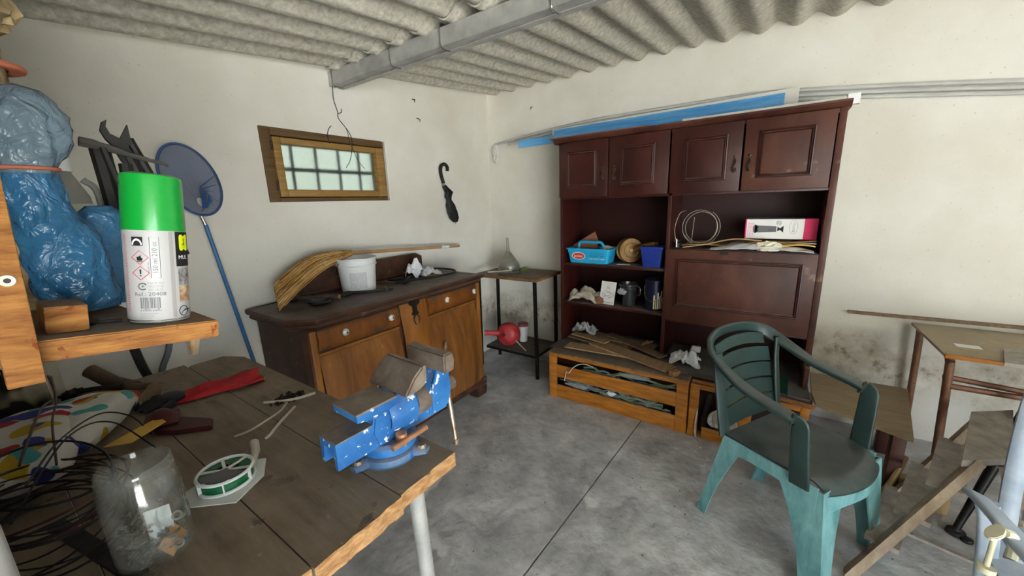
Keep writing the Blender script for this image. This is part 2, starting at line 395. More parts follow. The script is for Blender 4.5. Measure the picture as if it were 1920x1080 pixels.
def floral():
    m = mat('floral', ['c9c4bc', 'd6d2ca'], .9, scale=4); nt = m.node_tree; N = nt.nodes; L = nt.links; b = N['Principled BSDF']
    tc = N.new('ShaderNodeTexCoord'); col = b.inputs['Base Color'].links[0].from_socket
    for c, th, scl, off in (('b89a28', .62, 9, 3.0), ('a02a34', .63, 11, 11.0), ('4f9a9a', .66, 10, 17.0), ('33387e', .58, 12, 23.0)):
        mp = N.new('ShaderNodeMapping'); mp.inputs[1].default_value = (off, off*.7, off*1.3); L.new(tc.outputs['Object'], mp.inputs[0])
        n = N.new('ShaderNodeTexNoise'); n.inputs['Scale'].default_value = scl; n.inputs['Detail'].default_value = 1; L.new(mp.outputs[0], n.inputs['Vector'])
        r = N.new('ShaderNodeMapRange'); r.inputs[1].default_value = th; r.inputs[2].default_value = th+.015; L.new(n.outputs['Fac'], r.inputs[0])
        x = N.new('ShaderNodeMix'); x.data_type = 'RGBA'; L.new(col, x.inputs[6]); x.inputs[7].default_value = lin(c); L.new(r.outputs[0], x.inputs[0]); col = x.outputs[2]
    L.new(col, b.inputs['Base Color'])
floral()
def film(name, colour, rough, thin, trn=.35, bsc=16):     # thin plastic film: part clear, part tinted sheen
    m = bpy.data.materials.new(name); m.use_nodes = True; MATS[name] = m; nt = m.node_tree; N = nt.nodes; L = nt.links; b = N['Principled BSDF']
    b.inputs['Base Color'].default_value = lin(colour); b.inputs['Roughness'].default_value = rough; b.inputs['Specular IOR Level'].default_value = .9
    t = N.new('ShaderNodeBsdfTransparent'); t.inputs[0].default_value = lin(colour) if trn else (1, 1, 1, 1)
    mx = N.new('ShaderNodeMixShader'); mx.inputs[0].default_value = 1-thin
    tc = N.new('ShaderNodeTexCoord'); n = N.new('ShaderNodeTexNoise'); n.inputs['Scale'].default_value = bsc; n.inputs['Detail'].default_value = 3; n.inputs['Distortion'].default_value = 1.2
    L.new(tc.outputs['Object'], n.inputs['Vector']); bp = N.new('ShaderNodeBump'); bp.inputs['Strength'].default_value = .8; bp.inputs['Distance'].default_value = .012
    L.new(n.outputs['Fac'], bp.inputs['Height']); L.new(bp.outputs[0], b.inputs['Normal'])
    L.new(t.outputs[0], mx.inputs[1]); L.new(b.outputs[0], mx.inputs[2]); L.new(mx.outputs[0], N['Material Output'].inputs[0])
film('film_blue', '4a8fbc', .12, .5, 1, 45); film('film_pale', '8fa6b4', .10, .5, 1, 45); film('film_clear', 'd8dcdc', .15, .6, 0, 20)
film('net_mesh', '44608f', .8, .42, 0, 60)
def glassy(name, colour, thin, rough=.03):
    m = bpy.data.materials.new(name); m.use_nodes = True; MATS[name] = m; nt = m.node_tree; N = nt.nodes; L = nt.links
    for n in list(N):
        if n.type == 'BSDF_PRINCIPLED': N.remove(n)
    t = N.new('ShaderNodeBsdfTransparent'); t.inputs[0].default_value = lin(colour)
    g = N.new('ShaderNodeBsdfGlossy'); g.inputs['Roughness'].default_value = rough; g.inputs[0].default_value = (1, 1, 1, 1)
    fr = N.new('ShaderNodeLayerWeight'); fr.inputs[0].default_value = .5; pw = N.new('ShaderNodeMath'); pw.operation = 'POWER'; pw.inputs[1].default_value = 3.0
    L.new(fr.outputs['Facing'], pw.inputs[0]); ad = N.new('ShaderNodeMath'); ad.operation = 'MULTIPLY_ADD'; ad.inputs[1].default_value = .55; ad.inputs[2].default_value = thin
    ad.use_clamp = True
    L.new(pw.outputs[0], ad.inputs[0]); mx = N.new('ShaderNodeMixShader')
    L.new(ad.outputs[0], mx.inputs[0]); L.new(t.outputs[0], mx.inputs[1]); L.new(g.outputs[0], mx.inputs[2])
    df = N.new('ShaderNodeBsdfDiffuse'); df.inputs[0].default_value = lin('d8d8d0'); m2 = N.new('ShaderNodeMixShader'); tc = N.new('ShaderNodeTexCoord'); n = N.new('ShaderNodeTexNoise'); n.inputs['Scale'].default_value = 30; n.inputs['Detail'].default_value = 5
    L.new(tc.outputs['Object'], n.inputs['Vector']); mr = N.new('ShaderNodeMapRange'); mr.inputs[1].default_value = .35; mr.inputs[2].default_value = .75; mr.inputs[4].default_value = .15; L.new(n.outputs['Fac'], mr.inputs[0])  # pale dust film, raised to stand in for bright reflections
    L.new(mr.outputs[0], m2.inputs[0]); L.new(mx.outputs[0], m2.inputs[1]); L.new(df.outputs[0], m2.inputs[2]); L.new(m2.outputs[0], N['Material Output'].inputs[0])
glassy('jar_glass', 'f6f8f7', .05)
def frosted(name):
    m = bpy.data.materials.new(name); m.use_nodes = True; MATS[name] = m; nt = m.node_tree; N = nt.nodes; L = nt.links; b = N['Principled BSDF']
    b.inputs['Base Color'].default_value = lin('7f8c87'); b.inputs['Transmission Weight'].default_value = .9; b.inputs['Roughness'].default_value = .42; b.inputs['IOR'].default_value = 1.25
    tc = N.new('ShaderNodeTexCoord'); n = N.new('ShaderNodeTexVoronoi'); n.inputs['Scale'].default_value = 55; L.new(tc.outputs['Object'], n.inputs['Vector'])
    bp = N.new('ShaderNodeBump'); bp.inputs['Strength'].default_value = .5; bp.inputs['Distance'].default_value = .004; L.new(n.outputs['Distance'], bp.inputs['Height']); L.new(bp.outputs[0], b.inputs['Normal'])
frosted('pattern_glass')

# ---------------------------------------------------------------- the setting
XR, YB, XL, YF, XD = 3.1, 2.366, -.23, -3.1, -2.7      # XD: open entrance side
def struct(o): return tag(o, kind='structure')
m = MB(); m.box(XD, XR+.2, YF, YB+.2, -.12, -.012); floor = struct(m.build('floor', 'joint', smooth=False))
def seam(x): return .712-.061*(x-1.057)
m = MB(); m.prism([(XD, seam(XD)+.004), (XR, seam(XR)+.004), (XR, YB), (XD, YB)], .03, TR(0, 0, -.03)); m.build('slab', 'concrete', floor, smooth=False)
m = MB(); m.prism([(XD, YF), (XR, YF), (XR, seam(XR)-.004), (XD, seam(XD)-.004)], .03, TR(0, 0, -.03)); m.build('slab', 'concrete', floor, smooth=False)
m = MB()
WX0, WX1, WZ0, WZ1 = 1.045, 1.872, 1.55, 1.957
m.box(XL-.2, WX0, YB, YB+.2, -.1, 2.75); m.box(WX1, XR+.2, YB, YB+.2, -.1, 2.75); m.box(WX0, WX1, YB, YB+.2, -.1, WZ0); m.box(WX0, WX1, YB, YB+.2, WZ1, 2.75)
wb = m.build('wall_back', 'plaster_back', smooth=False, local=True); struct(wb)
m = MB(); m.box(XR, XR+.2, YF, YB, -.1, 2.75); struct(m.build('wall_right', 'plaster_right', smooth=False, local=True))
m = MB(); m.box(XL-.2, XL, .2, YB, -.1, 2.75); struct(m.build('wall_left', 'cement_grey', smooth=False, local=True))  # unseen wall, placed and darkened to shade the back wall's left end
m = MB(); m.box(-.1, XR+.2, YF-.2, YF, -.1, 2.75); struct(m.build('wall_front', 'plaster_back', smooth=False, local=True))
m = MB(); m.box(XD-.2, XD, -2.3, .2, -.1, 2.3); m.box(XD-.2, XL-.2, .2, .4, -.1, 2.3); struct(m.build('wall_light_baffle', 'plaster_back', smooth=False, local=True))  # unseen wall added to cut side light on the right wall
m = MB()
m.box(-14, 16, -16, YF-.2, -.2, -.03); m.box(-14, XD, YF-.2, 12, -.2, -.03); m.box(XD, 11, YB+.2, 12, -.2, -.03); m.box(XD, -.1, YF-.2, YF, -.2, -.03); struct(m.build('ground', 'courtyard', smooth=False))
m = MB(); m.box(-3, 7, 4.2, 4.4, -.2, 4.5); struct(m.build('wall_dim_window', 'cement_grey', smooth=False))  # added outside wall that darkens what the window pane shows
# corrugated fibre cement roof: two rows of lapped sheets
PT, AM = .188, .025
def roofz(x, y): return 2.515-.106*(XR-x)-AM*math.cos(2*PI*(y+.001)/PT)
ceil = None
for row, (xa, xb, dz) in enumerate(((XD-.15, 1.62, .012), (1.44, XR+.08, 0))):
    y = YB-.004; k = 0
    while y > YF-.3:
        y0 = y-PT*5.25; lift = .0 if k % 2 == 0 else .009
        m = MB()
        nv = 70
        m.grid(lambda u, v: V(xa+(xb-xa)*u, y0+(y-y0)*v, roofz(xa+(xb-xa)*u, y0+(y-y0)*v)+dz+lift), 6, nv, .008)
        o = m.build('ceiling' if ceil is None else 'roof_sheet', 'fibre_cement', ceil)
        if ceil is None: ceil = struct(o)
        y -= PT*5; k += 1

# ---------------------------------------------------------------- roof beam
t = thing('roof_beam', 'galvanised steel beam under the corrugated roof sheets', 'beam', (1.55, 1.0, 2.25))
m = MB(); m.box(1.498, 1.502, YF, YB, 2.247, 2.325); m.box(1.592, 1.596, YF, YB, 2.247, 2.325); m.box(1.502, 1.592, YF, YB, 2.321, 2.325)
m.box(1.498, 1.535, YF, YB, 2.244, 2.248); m.box(1.56, 1.596, YF, YB, 2.244, 2.248); m.box(1.502, 1.592, YF, YB, 2.25, 2.252); m.build('beam_profile', 'galvanised', t, smooth=False)
for y in (2.315, 1.77, 1.40, .80, .1):
    m = MB(); m.tube(bez([(1.55, y, 2.345), (1.508, y, 2.343), (1.493, y, 2.325), (1.492, y, 2.29), (1.492, y, 2.255), (1.50, y, 2.238), (1.53, y, 2.237), (1.557, y-.004, 2.238)], 28), .0035, 6)
    m.build('hook_bolt', 'chrome', t)
m = MB(); m.tube(bez([(1.50, 2.33, 2.245), (1.505, 2.345, 2.17), (1.525, 2.35, 2.10), (1.53, 2.355, 2.06), (1.585, 2.35, 1.99), (1.60, 2.345, 1.93), (1.57, 2.34, 1.82), (1.53, 2.34, 1.76)], 40), .0022, 5)
m.tube(bez([(1.53, 2.355, 2.06), (1.575, 2.352, 2.0), (1.578, 2.34, 1.93), (1.62, 2.34, 1.82), (1.67, 2.34, 1.76)], 24), .0018, 5)
m.tube(bez([(1.525, 2.35, 2.09), (1.55, 2.352, 2.10), (1.553, 2.352, 2.12)], 8), .002, 5)
m.tube(bez([(1.44, 2.345, 1.90), (1.435, 2.348, 1.95), (1.45, 2.35, 1.99), (1.47, 2.352, 2.01)], 12), .002, 5)
tag(m.build('hanging_wire', 'dark_steel'), 'thin dark wire hanging from the beam end down over the window', 'wire')

# ---------------------------------------------------------------- window
win = thing('window_1', None, None, (1.46, YB, WZ0)); win['kind'] = 'structure'
m = MB(); x0, x1, z0, z1, ya, yb = WX0, WX1, WZ0, WZ1, YB-.012, YB+.07
m.box(x0, x0+.055, ya, yb, z0, z1, bev=.004); m.box(x1-.028, x1, ya+.03, yb, z0, z1, bev=.003); m.box(x0+.055, x1-.028, ya, yb, z1-.042, z1, bev=.004); m.box(x0+.055, x1-.028, ya, yb, z0, z0+.024, bev=.004)
m.box(x0+.05, x0+.075, yb-.012, yb, z0, z1); m.box(x1-.05, x1-.02, yb-.012, yb, z0, z1); m.box(x0+.05, x1-.02, yb-.012, yb, z0+.02, z0+.045); m.box(x0+.05, x1-.02, yb-.012, yb, z1-.07, z1-.03)
m.build('window_frame', 'window_wood_dark', win)
m = MB(); a0, a1, c0, c1 = 1.103, 1.84, 1.578, 1.907
m.box(a0, a0+.044, ya-.006, yb-.013, c0, c1, bev=.004); m.box(a1-.062, a1, ya-.006, yb-.013, c0, c1, bev=.004); m.box(a0+.044, a1-.062, ya-.006, yb-.01, c1-.034, c1, bev=.004); m.box(a0+.044, a1-.062, ya-.006, yb-.013, c0, c0+.042, bev=.004)
m.build('window_sash', 'window_wood', win)
m = MB(); m.box(a0+.04, a1-.058, YB+.022, YB+.028, c0+.036, c1-.03); m.build('pane', 'pattern_glass', win, smooth=False)
for x in (1.235, 1.385, 1.54, 1.69):
    m = MB(); m.cyl((x, YB+.075, z0-.0), (x+.006, YB+.075, z1), .0095, n=8); m.build('grille_bar', 'dark_steel', win)
m = MB(); m.cyl((x0, YB+.075, 1.742), (x1, YB+.075, 1.742), .012, n=8); m.build('grille_bar', 'dark_steel', win)
for z in (1.86, 1.64):
    m = MB(); m.cyl((1.094, ya-.008, z-.025), (1.094, ya-.008, z+.025), .006, n=8); m.build('hinge', 'dark_steel', win)

# ---------------------------------------------------------------- wall finds
t = thing('folded_umbrella', 'folded black umbrella with crook handle hanging on the white wall', 'umbrella', (2.5, 2.335, 1.35))
m = MB(); m.tube(bez([(2.468, 2.333, 1.785), (2.470, 2.333, 1.815), (2.440, 2.333, 1.838), (2.400, 2.333, 1.822), (2.388, 2.333, 1.775), (2.402, 2.333, 1.715), (2.412, 2.333, 1.685)], 30), .014, 8); m.build('crook_handle', 'umbrella_black', t)
m = MB(); m.cyl((2.412, 2.333, 1.69), (2.420, 2.333, 1.66), .011, n=8); m.build('collar', 'chrome', t)
prof = [(.018, 1.668), (.028, 1.65), (.04, 1.61), (.034, 1.57), (.026, 1.545), (.05, 1.50), (.058, 1.44), (.052, 1.39), (.022, 1.352)]
m = MB(); rings = []
for i, (r, z) in enumerate(prof):
    cx = 2.425+(1.668-z)*.33 + (.03 if i in (2,) else 0); n = 24
    rings.append([V(cx+r*(1+.18*math.cos(6*a+i))*math.cos(a), 2.334+.024*min(1, r/.04)*(1+.1*math.cos(6*a))*math.sin(a), z) for a in [2*PI*j/n for j in range(n)]])
m.loft(rings); m.build('canopy', 'umbrella_black', t)
m = MB(); m.cyl((2.529, 2.334, 1.355), (2.533, 2.334, 1.335), .004, .002, 6); m.build('tip', 'chrome', t)
m = MB(); m.cyl((2.43, YB+.01, 1.823), (2.43, 2.318, 1.826), .003, n=6); tag(m.build('wall_nail', 'dark_steel'), 'steel nail in the wall holding up the black umbrella', 'nail')

for p, d, lb in (((XR+.01, 1.86, 2.325), (-1, 0, -.3), 'bent steel nail high on the right wall above the pipes'), ((2.17, YB+.01, 2.30), (0, -1, -.3), 'steel nail in the back wall between beam and corner'), ((2.20, YB+.01, 2.17), (.2, -1, -.4), 'bent rusty nail in the back wall above the umbrella')):
    m = MB(); a = V(p); e = a+V(d).normalized()*.04; m.tube([a, e, e+V(0, 0, -.018)], .003, 6); tag(m.build('wall_nail', 'dark_steel'), lb, 'nail')
t = thing('landing_net', 'blue landing net on a long blue pole leaning against the wall', 'net', (.86, 2.28, 0))
c = V(.686, 2.30, 1.655); hoop = []
for j in range(40):
    a = 2*PI*j/40; u = V(.80, 0, -.6)*0 + V(.115*math.cos(a), 0, .165*math.sin(a)); k = math.radians(12)
    hoop.append(c + V(u.x*math.cos(k)+u.z*math.sin(k)*-.25, .012*math.sin(a), u.z*math.cos(k)-u.x*math.sin(k)*1.0))
m = MB(); m.tube(hoop, .006, 8, closed=True); m.build('hoop', 'net_blue', t)
m = MB(); rings = []
for s in range(9):
    q = s/8; rr = math.cos(q*PI/2*.92)
    rings.append([c.lerp(p, rr) + V(.0+.02*q, -.03*math.sin(q*PI)*1.0, -.10*q*q) + V(0, .008*math.sin(j*1.9)*q, 0) for j, p in enumerate(hoop)])
m.loft(rings, cap=False); m.build('net_bag', 'net_mesh', t)
for k in range(7):
    j0 = 22+k*2; m = MB(); m.tube([c.lerp(hoop[(j0+20-k*4) % 40], .9-.1*(k % 3)) + V(0, -.014, 0), c + V(.02+.006*k, -.04, -.03-.01*k), c+V(.012+.003*k, -.034, -.13)], [.001, .0035, .002], 5); m.build('net_fold', 'net_blue', t)
m = MB(); m.cyl((.694, 2.296, 1.49), (.706, 2.292, 1.435), .0085, n=10); m.build('ferrule', 'chrome', t)
m = MB(); m.cyl((.704, 2.292, 1.445), (.864, 2.27, .05), .0095, n=10); m.build('pole', 'pole_blue', t)

# ---------------------------------------------------------------- bookcase on its base unit
FX = 2.70
bc = thing('bookcase', 'dark maroon bookcase with panelled doors above open shelves', 'bookcase', (2.9, .58, .37))
def pbox(name, mt, *a, parent=None, bev=.002): m = MB(); m.box(*a, bev=bev); return m.build(name, mt, parent)
pbox('side_panel', 'maroon', FX, 3.08, 1.365, 1.385, .372, 1.925, parent=bc)
pbox('side_panel', 'maroon_worn', FX-.004, 3.08, -.258, -.226, .372, 1.925, parent=bc)
pbox('divider', 'maroon', FX, 3.05, .568, .592, .372, 1.53, parent=bc)
pbox('back_panel', 'maroon_dark', 3.05, 3.07, -.226, 1.365, .372, 1.925, parent=bc)
pbox('top_panel', 'maroon', FX, 3.05, -.226, 1.365, 1.90, 1.924, parent=bc)
pbox('cabinet_floor', 'maroon', FX, 3.05, -.226, 1.365, 1.512, 1.528, parent=bc)
pbox('shelf', 'maroon', FX+.01, 3.05, .592, 1.365, 1.003, 1.022, parent=bc)
pbox('shelf', 'maroon', FX+.0, 3.05, .592, 1.365, .687, .706, parent=bc)
pbox('shelf', 'maroon_worn', FX+.01, 3.05, -.226, .568, 1.148, 1.167, parent=bc)
pbox('shelf', 'maroon_worn', FX+.01, 3.05, -.226, .568, .655, .672, parent=bc)
m = MB(); m.prism([(0, 0), (-.012, .006), (-.03, .026), (-.03, .036), (.375, .036), (.375, 0)], 1.70, frame((FX, 1.43, 1.922), (0, -1, 0), (1, 0, 0)))
cr = m.build('crown', 'maroon_worn', bc)
def framed(par, mt, x, y0, y1, z0, z1, ml, mr, mb_, mtp, th=.02):
    d = MB(); d.box(x-th, x, y0, y1, z0, z1, bev=.003); door = d.build('door', mt, par)
    a0, a1, b0, b1 = y0+mr, y1-ml, z0+mb_, z1-mtp
    m = MB()
    P = lambda off, h: [V(x-th-h, a0+off, b0+off), V(x-th-h, a1-off, b0+off), V(x-th-h, a1-off, b1-off), V(x-th-h, a0+off, b1-off)]
    m.loft([P(0, -.001), P(.002, .007), P(.008, .009), P(.012, .003), P(.018, .008), P(.024, .0), P(.028, -.001)], cap=False)
    m.build('moulding', 'maroon', door, ang=25)
    return door
def pull(door, y, z, x):
    m = MB(); m.lathe([(.0, .003), (.012, .003), (.012, 0)], frame((x, y, z+.03), (-1, 0, 0)), 10)
    m.tube(bez([(x-.006, y, z+.032), (x-.016, y-.006, z+.012), (x-.012, y+.006, z-.008), (x-.018, y, z-.028), (x-.01, y, z-.038)], 20), .005, 6)
    m.lathe([(.0, .004), (.014, .004), (.014, 0)], frame((x, y, z-.026), (-1, 0, 0)), 10); m.lathe([(0, .006), (.008, .003), (.006, 0)], frame((x, y, z+.05), (-1, 0, 0)), 8)
    m.build('drop_handle', 'bronze_dark', door)
for y0, y1, mt, hy, ml, mr in ((1.0, 1.385, 'maroon', 1.042, .06, .08), (.594, .997, 'maroon', .955, .078, .085), (.192, .588, 'maroon', .228, .076, .072), (-.222, .186, 'maroon_worn', .153, .068, .078)):
    dr = framed(bc, mt, FX, y0+.002, y1-.002, 1.526, 1.92, ml, mr, .068, .064); pull(dr, hy, 1.675, FX-.02)
dr = framed(bc, 'maroon_worn', FX, -.224, .584, .676, 1.164, .066, .058, .10, .056); dr.name = 'drop_front'
m = MB(); m.box(FX-.022, FX-.019, .215, .262, 1.142, 1.162); m.build('lock_plate', 'dark_steel', dr)

ba = thing('plinth_cabinet', 'low dark base unit with dusty top under the maroon bookcase', 'base unit', (2.8, .58, 0))
pbox('plinth', 'maroon_dark', 2.53, 3.08, -.25, 1.385, 0, .345, parent=ba)
pbox('top_board', 'dusty_top', 2.515, 3.08, -.262, 1.39, .345, .372, parent=ba)
pbox('edge_strip', 'maroon', 2.507, 2.515, -.262, 1.39, .346, .371, parent=ba)
pbox('edge_strip', 'maroon', 2.507, 2.62, -.275, -.262, .346, .371, parent=ba)

# slatted crates in front of the base unit
t = thing('slatted_crate', 'orange wooden crate with two long slots, stuffed with hoses', 'crate', (2.46, .84, 0))
for n_, a in (('corner_post', (2.42, 2.44, 1.283, 1.345, 0, .362)), ('corner_post', (2.42, 2.44, .345, .415, 0, .362)), ('slat', (2.423, 2.438, .415, 1.283, .172, .272)), ('slat', (2.423, 2.438, .415, 1.283, .335, .362)),
              ('slat', (2.423, 2.438, .415, 1.283, 0, .108)), ('side_board', (2.44, 2.506, 1.33, 1.345, 0, .362)), ('side_board', (2.44, 2.506, .345, .36, 0, .362)), ('bottom_board', (2.44, 2.506, .36, 1.33, .01, .02))):
    m = MB(); m.box(*a, bev=.003); m.build(n_, 'oak_orange', t)
m = MB(); m.box(2.415, 2.506, .343, 1.347, .362, .374, bev=.003); m.build('top_board', 'laminate_brown', t)
random.seed(3); m = MB()
for k in range(26):
    pts = []; y = random.uniform(.40, .6); z = random.uniform(.06, .13)+.0065*k
    for i in range(9): pts.append((random.uniform(2.448, 2.475), y+(.84-.1*(k % 3))*i/8*.9, min(.335, max(.04, z+random.uniform(-.04, .04)))))
    nf = len(m.bm.faces); m.tube(bez(pts, 48), random.choice((.006, .008, .011)), 6); m.bm.faces.ensure_lookup_table()
    for f in m.bm.faces[nf:]: f.material_index = k % 3
tag(m.build('hose_tangle', ['hose_grey', 'hose_green', 'black_rubber']), 'tangle of grey, green and black hoses inside the slotted orange crate', 'hoses', kind='stuff')
m = MB(); m.tube(bez([(2.46, 1.0, .30), (2.43, 1.05, .325), (2.412, 1.10, .315), (2.41, 1.15, .27), (2.412, 1.17, .235), (2.41, 1.19, .24), (2.41, 1.2, .21), (2.415, 1.21, .16)], 40), .004, 6)
tag(m.build('white_wire', 'cable_white'), 'white curly wire hooked out over the slat of the orange crate', 'wire')
for k, (y, z, mt) in enumerate(((1.12, .115, 'film_clear'), (.86, .125, 'white_bag'), (.7, .3, 'film_clear'))):
    m = MB(); m.blob((2.468, y, z), (.022, .10 if k != 1 else .04, .022), 3, .3, 2.5, k+1)
    tag(m.build('plastic_wrap', mt), ['clear plastic wrap by the lower slot of the orange crate', 'white plastic scrap in the lower slot of the orange crate', 'clear plastic wrap behind the upper slot of the orange crate'][k], 'plastic wrap')

t = thing('open_crate', 'open orange wooden crate beside the slotted one, holding rope', 'crate', (2.46, 0, 0))
for n_, a in (('corner_post', (2.42, 2.44, .282, .335, 0, .36)), ('front_rail', (2.422, 2.438, -.22, .282, .33, .36)), ('front_board', (2.422, 2.438, -.22, .255, .0, .078)), ('side_board', (2.44, 2.506, .322, .335, 0, .36)),
              ('corner_post', (2.42, 2.44, -.26, -.22, 0, .36)), ('bottom_board', (2.438, 2.506, -.22, .322, .004, .014))):
    m = MB(); m.box(*a, bev=.003); m.build(n_, 'oak_orange', t)
m = MB(); m.box(2.48, 2.50, .0, .185, .016, .30, bev=.003); tag(m.build('board_offcut', 'oak_orange'), 'pale orange board offcut standing inside the open crate behind the rope', 'offcut')
m = MB(); m.cyl((2.475, .262, .03), (2.46, .225, .31), .022, n=12); tag(m.build('dark_tube', 'dark_steel'), 'dark tube leaning in the open crate beside the rope', 'tube')
t = thing('rope_hank', 'tied hank of pale rope lying in the open crate', 'rope', (2.452, .14, .09)); random.seed(5)
for k in range(12):
    m = MB(); a = -.9+1.8*k/11
    m.tube(bez([(2.448, .145+.01*math.sin(a), .225-.01*k % .02), (2.43-.012*(k % 2), .145+.075*math.sin(a), .19), (2.428-.01*(k % 3), .145+.085*math.sin(a)*1.1, .14), (2.44, .145+.07*math.sin(a), .095)], 18), .0085, 6); m.build('strand', 'rope', t)
m = MB(); m.tube([(2.452+.02*math.cos(a)-.006, .145+.03*math.sin(a), .212) for a in [2*PI*j/14 for j in range(14)]], .006, 6, closed=True); m.build('binding', 'cable_white', t)
m = MB(); m.tube(bez([(2.42, .285, .2), (2.405, .29, .08), (2.40, .28, .01), (2.36, .25, .006), (2.31, .24, .006)], 24), .005, 6); tag(m.build('rope_end', 'rope'), 'loose rope end trailing down the open crate onto the floor', 'rope')

# plywood board and odds on top
m = MB(); m.prism([(2.54, -.27), (2.44, -.28), (2.27, -.62), (2.88, -.72), (2.88, -.28)], .02, TR(0, 0, .375)); tag(m.build('plywood_board', 'ply_tan', smooth=False), 'tan plywood board lying flat under the far chair arm', 'board')
m = MB(); m.bar((2.47, .03, .378), (2.36, -.27, .40), .03, .012); tag(m.build('wood_batten', 'oak_orange'), 'orange wooden batten laid along the edge of the crate behind the chair', 'batten')
m = MB(); m.bar((2.45, .33, .37), (2.44, .12, .37), .02, .014); tag(m.build('wood_batten', 'oak_orange'), 'short orange batten on the open crate rim next to the rope', 'batten')
m = MB(); m.box(2.30, 2.36, -.61, -.56, 0, .374, bev=.004); tag(m.build('support_block', 'maroon_worn'), 'reddish brown post propping the tan plywood board', 'post')
m = MB(); m.box(2.8, 2.86, -.68, -.62, 0, .374, bev=.004); tag(m.build('support_block', 'maroon_worn'), 'brown post under the plywood board next to the wall', 'post')
m = MB(); m.prism([(0, 0), (.24, .0), (.24, .085), (0, .085)], .008, frame((2.50, -.075, .376), (0, 0, 1), (1, -.02, 0)) @ RZ(0) @ TR(0, -.085, 0)); o = tag(m.build('green_tile', 'tile_green', smooth=False), 'dark green glossy tile on the dusty base unit top behind the chair', 'tile')
m = MB(); m.box(2.65, 2.69, -.255, -.232, .376, .50); tag(m.build('brown_strip', 'maroon_worn'), 'reddish brown wood strip standing at the bookcase corner behind the chair arm', 'strip')

# laminate planks heaped on the base unit
planks = [((2.585, 1.27), (2.625, .72), .115, .380, 'laminate_tan', 'tan laminate plank lying foremost on the heap of boards', .0),
          ((2.72, 1.10), (2.50, .47), .125, .392, 'laminate_tan', 'long tan laminate plank sticking out over the slotted crate', -.01),
          ((2.82, 1.34), (2.73, .82), .13, .380, 'laminate_brown', 'brown laminate board at the base of the heap by the bookcase side', 0),
          ((2.90, 1.22), (2.80, .64), .11, .391, 'laminate_brown', 'brown laminate board lying at the back of the heap', .02),
          ((2.93, 1.05), (2.66, .56), .08, .403, 'laminate_brown', 'narrow brown board lying crosswise on top of the heap', -.01),
          ((2.78, 1.30), (2.69, .98), .07, .413, 'laminate_tan', 'short tan board end on the heap beside the clear plastic', .01)]
for k, (a, b, wd, z, mt, lb, dz) in enumerate(planks):
    m = MB(); m.bar((a[0], a[1], z+.004), (b[0], b[1], z+.004+dz*.5), wd, .009); tag(m.build('laminate_plank', mt, smooth=False), lb, 'plank', 'planks heaped on the base unit')
m = MB(); m.bar((2.80, .74, .41), (2.745, .66, .47), .02, .012); m.bar((2.80, .745, .415), (2.78, .70, .455), .014, .01); tag(m.build('wood_splinter', 'fresh_wood', smooth=False), 'split pale wood splinters standing up on the plank heap', 'splinter')
m = MB(); m.bar((2.475, .42, .392), (2.425, .455, .392), .035, .03); tag(m.build('wood_offcut', 'fresh_wood', smooth=False), 'small pale wood offcut at the plank end over the crate', 'offcut')
m = MB(); m.crumple((2.85, 1.23, .428), .07, .10, .06, 4); tag(m.build('plastic_wrap', 'film_clear'), 'crumpled clear plastic lying on the plank heap by the shelf side', 'plastic wrap')
m = MB(); m.crumple((2.72, .42, .3725), .085, .095, .075, 9); tag(m.build('crumpled_bag', 'white_bag'), 'small crumpled white plastic bag on the dusty base unit', 'bag')
m = MB(); m.box(2.93, 2.97, .36, .42, .374, .415, bev=.004); tag(m.build('small_white_box', 'white_card'), 'small white box far back in the lower compartment behind the chair', 'box')

# ---------------------------------------------------------------- old sideboard
SX0, SX1, SY0, SY1, ST = .862, 2.185, 1.835, 2.335, .985
sb = thing('sideboard', 'antique walnut sideboard with glass knobs and carved centre', 'sideboard', (1.5, 2.08, 0))
m = MB(); m.prism([(SX0, SY1), (SX0, SY0+.03), (SX0+.03, SY0), (SX1, SY0), (SX1, SY1)], .79, TR(0, 0, .135)); m.build('carcass', 'walnut_dark', sb, smooth=False)
def outline(o): return [(SX0-.025-o, SY1), (SX0-.025-o, SY0+.075), (SX0+.055-o*.5, SY0-.02-o), (SX1+.0+o, SY0-.02-o), (SX1+.02+o, SY1)]
m = MB(); m.loft([[V(x, y, z) for x, y in outline(o)] for o, z in ((-.01, .918), (.004, .924), (.012, .936), (.004, .945), (.022, .955), (.026, .97), (.018, .982), (.0, .985), (-.03, .9855), (-.034, .982), (-.05, .982))]); m.build('top_board', 'walnut_dark', sb, ang=30)
def slabpart(name, mt, x0, x1, z0, z1, y, th=.018, bev=.005): m = MB(); m.box(x0, x1, y-th, y, z0, z1, bev=bev); return m.build(name, mt, sb)
slabpart('corner_pilaster', 'walnut_orange', SX0+.012, SX0+.045, .10, .918, SY0+.002, .03)
slabpart('corner_pilaster', 'walnut_orange', SX1-.03, SX1+.004, .10, .918, SY0+.002, .02)
dws = []
